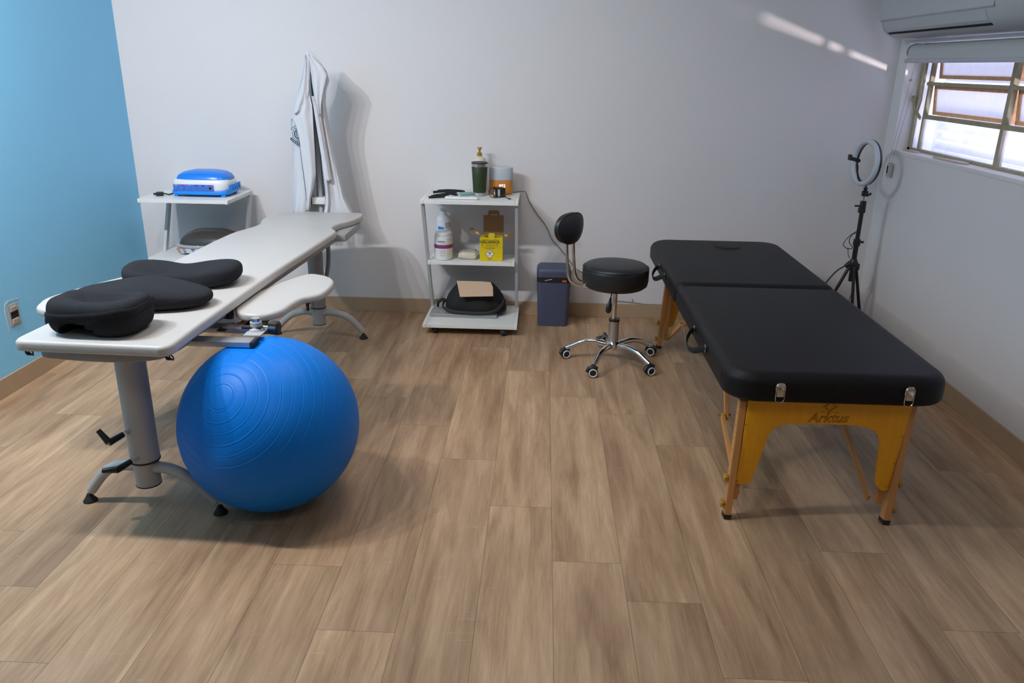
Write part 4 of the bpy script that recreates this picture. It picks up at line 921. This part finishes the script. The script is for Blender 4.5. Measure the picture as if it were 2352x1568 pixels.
# ================================================================ STOOL
sx0, sy0 = .413, 4.09
t = thing('rolling_stool', 'black round swivel stool with small backrest and chrome base', 'stool', (sx0, sy0, 0))
st = (.403, 4.075)
bm = B(); lathe(bm, [(0, .432), (.12, .432), (.155, .440), (.172, .455), (.1765, .48), (.1765, .530), (.172, .548), (.158, .560), (.13, .566), (.06, .570), (0, .571)], (*st, 0), seg=64)
for v in bm.verts:
    a = math.atan2(v.co.y - st[1], v.co.x - st[0])
    if .44 < v.co.z < .47: v.co.z += .002 * math.sin(22 * a)
link('seat', bm, 'stoolvinyl', t)
bm = B(); tube(bm, [(st[0] + .1745 * math.cos(2 * PI * k / 64), st[1] + .1745 * math.sin(2 * PI * k / 64), .546) for k in range(64)], .0022, 6, closed=True); link('piping', bm, 'stoolvinyl', t)
bm = B(); lathe(bm, [(.0135, .245), (.0135, .432)], (sx0 - .004, sy0 - .004, 0), seg=20); link('gas_rod', bm, 'chrome', t)
bm = B(); lathe(bm, [(.029, .118), (.027, .245)], (sx0, sy0, 0), seg=28); link('gas_sleeve', bm, 'steel', t)
bm = B(); lathe(bm, [(.030, .240), (.030, .252), (.015, .252)], (sx0, sy0, 0), seg=28); link('sleeve_cap', bm, 'black', t)
bm = B(); lathe(bm, [(.018, .072), (.020, .085), (.044, .092), (.044, .112), (.034, .124), (0, .124)], (sx0, sy0, 0), seg=30); link('hub', bm, 'chrome', t)
bm = B(); tube(bm, catmull([(.385, 4.04, .428), (.380, 4.02, .40), (.376, 4.01, .375), (.370, 4.005, .345), (.368, 4.0, .318), (.367, 4.0, .305)], 5), [.003] * 8 + [.006, .010, .013, .015, .016, .016, .015, .013, .011, .009, .006, .004, .003, .002][:18], 12) if False else None
tube(bm, [(.388, 4.04, .430), (.380, 4.02, .385)], .003, 8); tube(bm, [(.380, 4.02, .390), (.377, 4.015, .37), (.374, 4.01, .35), (.371, 4.006, .33), (.369, 4.004, .315), (.368, 4.004, .308)], [.005, .008, .014, .0165, .013, .004], 14, flat=.6); link('height_lever', bm, 'black', t)
for k in range(5):
    a = math.radians(-117 + 72 * k); d = Vector((math.cos(a), math.sin(a), 0)); c0 = Vector((sx0, sy0, 0)); R_ = .262
    pts = catmull([c0 + d * .035 + V(0, 0, .101), c0 + d * .10 + V(0, 0, .112), c0 + d * .165 + V(0, 0, .104), c0 + d * .22 + V(0, 0, .078), c0 + d * (R_ - .004) + V(0, 0, .060)], 6)
    bm = B(); tube(bm, pts, [.0165 - .004 * i / len(pts) for i in range(len(pts))], 14); lg = link('leg', bm, 'chrome', t)
    bm = B(); p = c0 + d * R_; s = Vector((-d.y, d.x, 0)) if k % 2 else Vector((math.cos(-1.2), math.sin(-1.2), 0)); s = Vector((math.cos(-PI / 2 + .5 * math.sin(k * 2.1)), math.sin(-PI / 2 + .5 * math.sin(k * 2.1)), 0))
    for q in (-.012, .012): lathe(bm, [(0, -.007), (.024, -.007), (.0265, -.004), (.0265, .004), (.024, .007), (0, .007)], p + s * q + V(0, 0, .027), s, 24)
    fd = Vector((-s.y, s.x, 0))
    tube(bm, [p + fd * (-.029) + V(0, 0, .027), p + fd * (-.022) + V(0, 0, .046), p + V(0, 0, .055), p + fd * .022 + V(0, 0, .046)], .012, 10); link('caster', bm, 'black', lg)
    bm = B(); pts = [p + s * .0195 + V(0, 0, .027) + fd * .0200 * math.cos(2 * PI * i / 24) + V(0, 0, .0200 * math.sin(2 * PI * i / 24)) for i in range(24)]; tube(bm, pts, .0032, 6, closed=True); link('wheel_ring', bm, 'whitepl', lg)
# backrest: convex pad on two bent chrome tubes
nrm = Vector((.80, -.60, 0)); side = Vector((.60, .80, 0)); pc = Vector((.150, 4.055, .752))
for s in (-.030, .030):
    bm = B(); b0 = pc + side * s; tube(bm, catmull([b0 + V(.0, 0, -.02), b0 + V(.004, 0, -.10), b0 + V(.012, 0, -.20), b0 + V(.020, 0, -.255), b0 + V(.045, .002, -.290), b0 + V(.10, .005, -.303), Vector((.255, 4.06 + s, .447))], 6), .0085, 12); link('back_tube', bm, 'chrome', t)
bm = B(); nU, nR = 48, 8; PW, PH = .112, .080
def pad(u, v, f):
    bend = -.30 * (u * PW) ** 2 / PW
    return pc + side * (u * PW) + V(0, 0, v * PH) + nrm * (f - .35 * (u ** 2) * .03)
def bo(a):
    c_, s_ = math.cos(a), math.sin(a); x = math.copysign(abs(c_) ** .8, c_); y = math.copysign(abs(s_) ** .8, s_); return x * (1 if s_ > 0 else 1 - .16 * abs(s_)), y
F = []; 
for j in range(nR + 1):
    q = j / nR; F.append([bm.verts.new(pad(*(Vector(bo(2 * PI * i / nU)) * math.sin(q * PI / 2)), .016 + .014 * math.cos(q * PI / 2))) for i in range(nU)] if j else [bm.verts.new(pad(0, 0, .030))])
Bk = [bm.verts.new(pad(*Vector(bo(2 * PI * i / nU)), -.010)) for i in range(nU)]
for i in range(nU):
    bm.faces.new((F[0][0], F[1][i], F[1][(i + 1) % nU]))
    for j in range(1, nR): bm.faces.new((F[j][i], F[j + 1][i], F[j + 1][(i + 1) % nU], F[j][(i + 1) % nU]))
    bm.faces.new((F[nR][i], Bk[i], Bk[(i + 1) % nU], F[nR][(i + 1) % nU]))
bm.faces.new(Bk); link('backrest', bm, 'stoolvinyl', t)
bm = B(); tube(bm, [pad(*Vector(bo(2 * PI * i / nU)), .016) for i in range(nU)], .0028, 6, closed=True); link('backrest_piping', bm, 'stoolvinyl', t)

# ================================================================ MASSAGE TABLE (right, black)
t = thing('massage_table', 'black padded folding massage table on golden wooden legs', 'massage table', (1.0, 3.5, 0))
mx0, mx1 = .640, 1.395
def pad_slab(y0, y1, r_near, r_far):
    near = rrect(mx0, y0, mx1, y0 + .5, r_near, 8); far = rrect(mx0, y1 - .5, mx1, y1, r_far, 8)
    P = [p for p in far if p.y > y1 - .25] + [p for p in near if p.y < y0 + .25]
    bm = B(); slab(bm, P, .488, .592, .042, .022, 7)
    return bm
bm = pad_slab(2.445, 3.583, .11, .043)
for v in bm.verts:
    if v.co.z > .585: v.co.z += 0
link('cushion', bm, 'blackvinyl', t)
bm = pad_slab(3.589, 4.625, .043, .12)
link('cushion', bm, 'blackvinyl', t)
bm = B(); P = ell(1.062, 4.445, .072, .085, 36); slab(bm, P, .560, .5975, .008, .001, 4); link('face_plug', bm, 'blackvinyl', t)
bm = B(); tube(bm, [(p.x, p.y, .5925) for p in ell(1.062, 4.445, .0745, .0875, 48)], .0022, 6, closed=True); link('plug_seam', bm, 'rubber', t)
bm = B()
for sx in (-1, 1):
    cx_ = mx0 + .11 if sx < 0 else mx1 - .11; e = mx0 if sx < 0 else mx1
    tube(bm, catmull([(e + sx * .001, 2.545, .520), (e + sx * .0005, 2.552, .555), (e - sx * .025, 2.553, .587), (e - sx * .05, 2.548, .5915)], 8), .0012, 5)
link('stitched_seam', bm, 'rubber', t)
def end_panel(y, mirror=False):
    P = [(.739, .4875), (1.294, .4845), (1.300, .465), (1.298, .445), (1.272, .131), (1.255, .124), (1.238, .134), (1.224, .152), (1.2215, .170), (1.216, .245), (1.211, .315), (1.2035, .340), (1.190, .358), (1.160, .373), (1.12, .380), (1.079, .382), (.983, .381), (.894, .379), (.862, .374), (.838, .360), (.824, .338), (.814, .300), (.803, .238), (.783, .153), (.776, .140), (.765, .134), (.728, .135)]
    P = [Vector(p) for p in P]
    bm = B(); slab(bm, P, -.006, .006, .0015, fn=lambda x, z, d: Vector((x, y - d, z))); pn = link('end_panel', bm, 'ply', t)
    s = 1 if not mirror else -1
    bm = B()
    for x, z in ((.744, .478), (.738, .372), (.733, .270), (.732, .146), (1.289, .470), (1.284, .345), (1.275, .238), (1.262, .143)): lathe(bm, [(.0035, 0), (.0035, .0015), (.002, .002), (0, .002)], (x, y - s * .006, z), (0, -s, 0), 12)
    each('screw', bm, 'brass', pn); return pn
pn = end_panel(2.53)
end_panel(4.33, True)
# burnt logo
ly = 2.5232
text_mesh('burnt_lettering', 'Arktus', .050, 'burn', pn, (1.018, ly, .391), (1, 0, .02), (0, 0, 1), outline=.0006, shear=.28, spacing=.98)
bm = B(); S4 = [(1.020, .476), (1.030, .458), (1.045, .4505), (1.029, .441), (1.019, .424), (1.009, .442), (.994, .449), (1.012, .459)]
tube(bm, [(x, ly, z) for x, z in S4], .0006, 5, closed=True); S5 = [(1.020, .4665), (1.0335, .4502), (1.0188, .4345), (1.0035, .4498)]; tube(bm, [(x, ly, z) for x, z in S5], .0005, 5, closed=True)
for i in range(3):
    for x in (.991 + i * .0066, 1.034 + i * .0066): lathe(bm, [(0, 0), (.0011, 0), (.0011, .0006), (0, .0006)], (x, 2.5238, .4278), (0, -1, 0), 8)
link('burnt_star', bm, 'burn', pn)
for (y, sg) in ((2.548, 1), (4.312, -1)):
    # legs: sliding bar outside a shorter inner bar, screwed behind the end panel
    for side_ in (-1, 1):
        top = (.724, y + .004 * sg, .455) if side_ < 0 else (1.309, y + .004 * sg, .455); bot = (.707, y - .030 * sg, .010) if side_ < 0 else (1.277, y - .030 * sg, .010)
        if sg < 0: bot = (bot[0], 4.345, .010)
        bm = B(); bar(bm, top, bot, .024, .036, up=(0, 1, 0), bev=.002); lg = link('leg', bm, 'beech', t)
        bm = B(); tb, bb = Vector(top), Vector(bot); d = (bb - tb).normalized(); bar(bm, bb + d * -.010, bb + d * .0095, .027, .039, up=(0, 1, 0), bev=.002)
        bmv = [v for v in bm.verts]
        for v in bmv: v.co.z = max(v.co.z, .0005)
        link('foot', bm, 'rubber', lg)
        bm = B(); o_ = -side_ * .0255; bar(bm, Vector((tb.x + o_, y + .012 * sg, .478)), Vector((tb.lerp(bb, .88).x + o_, y + .002 * sg, .062)), .024, .020, up=(0, 1, 0), bev=.0015); link('inner_bar', bm, 'beech', lg)
        for zk in (.157, .057):
            q = tb.lerp(bb, (tb.z - zk) / (tb.z - bb.z)); bm = B(); ax = V(side_, 0, 0); c0 = q + ax * .0125
            lathe(bm, [(.003, 0), (.003, .004), (.013, .0042), (.0145, .007), (.0145, .014), (.012, .016), (0, .0165)], c0, ax, 32)
            for v in bm.verts:
                dd = v.co - c0; r3 = dd - ax * dd.dot(ax)
                if r3.length > .010: a = math.atan2(r3.z, r3.y); v.co += r3.normalized() * .0014 * math.cos(7 * a)
            link('knob', bm, 'yellowknob', lg)
        if side_ < 0:
            bm = B()
            for i in range(7): q = tb.lerp(bb, .12 + .10 * i); lathe(bm, [(0, 0), (.0022, 0), (.0022, .0005), (0, .0005)], q + V(-.0121, 0, 0), (-1, 0, 0), 8)
            each('adjustment_hole', bm, 'dark', lg)
    # folding braces
    for x in (.748, 1.226):
        b1 = (x, y + .012 * sg, .075); j1 = (x + (.004 if x < 1 else 0), y + .36 * sg, .232) if sg > 0 else (x, y - .42, .300); tp = (x, y + .50 * sg, .488) if sg > 0 else (x, y - .70, .488)
        off = V(.016 if x < 1 else -.016, 0, 0)
        bm = B(); bar(bm, b1, j1, .014, .026, up=(0, 0, 1), bev=.001); link('brace', bm, 'beech', t)
        bm = B(); bar(bm, Vector(j1) + off + (Vector(j1) - Vector(tp)).normalized() * .02, Vector(tp) + off, .014, .026, up=(0, 1, 0), bev=.001); bc2 = link('brace', bm, 'beech', t)
        bm = B(); lathe(bm, [(.005, -.024), (.005, .024)], Vector(j1) + off * .5, (1, 0, 0), 12); link('hinge_pin', bm, 'brass', bc2)
# underside frame
bm = B()
for x in (mx0 + .05, mx1 - .07): box(bm, (x, 2.56, .466), (x + .02, 4.30, .4885), .001)
each('underframe', bm, 'beech', t)
bm = B(); tube(bm, catmull([(1.18, 2.93, .245), (1.17, 3.0, .27), (1.16, 3.1, .245), (1.2, 3.4, .235)], 5), .0012, 5); lathe(bm, [(.012, -.004), (.012, .004)], (1.212, 2.90, .235), (0, 1, .3), 14)
tube(bm, [(.70, 3.72, .47), (.71, 3.70, .30)], .0012, 5); tube(bm, [(.74, 3.85, .305), (.705, 3.35, .235), (.74, 2.92, .235)], .0012, 5); link('tension_cable', bm, 'steel', t)
# chrome latches on the near edge, carrying loops on the left edge
for x in (.812, 1.236):
    y = 2.4405
    bm = B(); slab(bm, rrect(x - .0165, .530, x + .0165, .568, .014), 0, .004, fn=xz(y)); box(bm, (x - .0115, y - .009, .519), (x + .0115, y - .003, .550), .002); lt = link('latch', bm, 'chrome', t)
    bm = B(); lp = [(x + .0145 * math.cos(a), y - .008, (.512 if math.sin(a) < 0 else .552) + .0145 * math.sin(a)) for a in [2 * PI * k / 28 for k in range(28)]]
    tube(bm, lp, .0014, 6, closed=True); link('latch_loop', bm, 'chrome', lt)
for yc in (2.93, 4.0):
    hl = .115 if yc < 3.5 else .10
    bm = B(); tube(bm, catmull([(.638, yc + hl, .545), (.618, yc + hl * .9, .540), (.598, yc + hl * .55, .520), (.592, yc, .510), (.600, yc - hl * .55, .520), (.620, yc - hl * .9, .540), (.638, yc - hl, .545)], 6), .0125, 10, flat=.22, up=(.2, 0, 1)); h = link('carry_handle', bm, 'bag', t)
    bm = B()
    for q in (-1, 1): tube(bm, [(.633 + .0, yc + q * hl + .012 * math.cos(2 * PI * k / 16), .548 + .014 * math.sin(2 * PI * k / 16)) for k in range(16)], .0018, 6, closed=True)
    each('handle_ring', bm, 'chrome', h)

# ================================================================ RING LIGHT ON TRIPOD
px_, py_ = 1.862, 4.62
t = thing('ring_light', 'ring light with phone clip on a black tripod in corner', 'ring light', (px_, py_, 0))
rc = Vector((1.838, py_, 1.056)); n = Vector((-.98, -.17, .04)).normalized(); s = Vector((n.y, -n.x, 0)).normalized(); u = s.cross(n).normalized()
if u.z < 0: u = -u
def circ(r, off=0, N=64): return [rc + n * off + s * r * math.cos(2 * PI * k / N) + u * r * math.sin(2 * PI * k / N) for k in range(N)]
bm = B(); tube(bm, circ(.118, -.008), .0165, 14, closed=True, flat=.75, up=n[:]); link('housing', bm, 'black', t)
bm = B(); tube(bm, circ(.118, .004), .0150, 14, closed=True, flat=1.0, up=n[:]); link('diffuser', bm, 'diffuser', t)
def ptube(name, L, r, m='black', seg=12, **k): bm = B(); tube(bm, L, r, seg, **k); return link(name, bm, m, t)
ptube('phone_arm', catmull([rc - u * .105, rc - u * .10 + n * .02, rc - u * .07 + n * .035, rc - u * .02 + n * .05 - s * .01, rc + u * .012 + n * .062], 8), .0038, seg=10)
bm = B(); pp = rc + u * .012 + n * .070; d2 = n
bar(bm, pp - n * .030 - u * .004, pp + n * .030 + u * .010, .030, .020, up=u[:], bev=.004); bar(bm, pp + n * .030 + u * .010 - u * .012, pp + n * .032 + u * .030, .032, .010, up=n[:], bev=.002); link('phone_clip', bm, 'black', t)
bm = B(); lathe(bm, [(.012, .905), (.012, .915), (.005, .918), (.005, .93)], (px_, py_, 0), seg=16); box(bm, (px_ - .016, py_ - .012, .866), (px_ + .016, py_ + .012, .898), .005); lathe(bm, [(.004, .895), (.010, .901), (.004, .908)], (px_, py_, 0), seg=14); tube(bm, [(px_ + .012, py_, .868), (px_ + .035, py_ - .005, .884)], .007, 8); link('ball_head', bm, 'black', t)
ptube('chrome_stem', [(px_, py_, .835), (px_, py_, .868)], .0095, 'chrome')
ptube('pole', [(px_, py_, .36), (px_, py_, .60)], .0145); ptube('pole', [(px_, py_, .60), (px_, py_, .84)], .0120)
bm = B(); box(bm, (px_ - .020, py_ - .016, .770), (px_ + .014, py_ + .016, .800), .004); box(bm, (px_ - .050, py_ - .012, .806), (px_ - .012, py_ - .004, .816), .002); lathe(bm, [(.018, .800), (.017, .838)], (px_, py_, 0)); link('upper_clamp', bm, 'black', t)
bm = B(); lathe(bm, [(.019, .575), (.021, .59), (.019, .615)], (px_, py_, 0)); tube(bm, [(px_ + .015, py_, .598), (px_ + .038, py_ - .004, .598)], .007, 8); link('lower_clamp', bm, 'black', t)
bm = B(); lathe(bm, [(.018, .430), (.024, .445), (.026, .475), (.017, .495)], (px_, py_, 0)); tube(bm, [(px_ - .045, py_, .448), (px_ - .02, py_, .470), (px_, py_, .485)], [.012, .016, .010], 10); box(bm, (px_ + .012, py_ - .018, .430), (px_ + .034, py_ + .01, .470), .004); link('hub', bm, 'black', t)
for (fx, fy) in ((1.66, 4.60), (1.87, 4.50), (1.985, 4.63)):
    bm = B(); d = Vector((fx - px_, fy - py_, 0)).normalized(); tube(bm, [Vector((px_, py_, .455)) + d * .018, Vector((fx, fy, .018))], .0095, 10); lg = link('leg', bm, 'black', t)
    bm = B(); lathe(bm, [(.010, 0), (.014, .003), (.014, .02), (.010, .03)], (fx, fy, 0), seg=16); link('foot', bm, 'rubber', lg)
bm = B(); tube(bm, catmull([(px_ - .014, py_ - .01, .665), (px_ - .055, py_ - .01, .63), (px_ - .080, py_ - .01, .585), (px_ - .055, py_ - .012, .560), (px_ - .025, py_ - .015, .565), (px_ - .05, py_ - .012, .60), (px_ - .04, py_ - .01, .64), (px_ - .015, py_ - .012, .655)], 8), .0022, 6)
tube(bm, catmull([(px_ - .05, py_ - .012, .565), (px_ - .045, py_ - .012, .53), (px_ - .03, py_ - .01, .50)], 5), .002, 6); link('cable', bm, 'black', t)
ptube('cable', catmull([(px_ - .04, py_ - .01, .46), (px_ - .09, py_, .42), (px_ - .14, py_, .35), (px_ - .19, py_, .26), (px_ - .28, py_, .12), (px_ - .35, py_, .006)], 8), .0045, seg=8); ptube('cable', catmull([(px_ + .004, py_ - .02, .44), (px_ + .012, py_ - .03, .33), (px_ - .01, py_ - .04, .22), (px_ - .03, py_ - .05, .006)], 6), .002, seg=6)
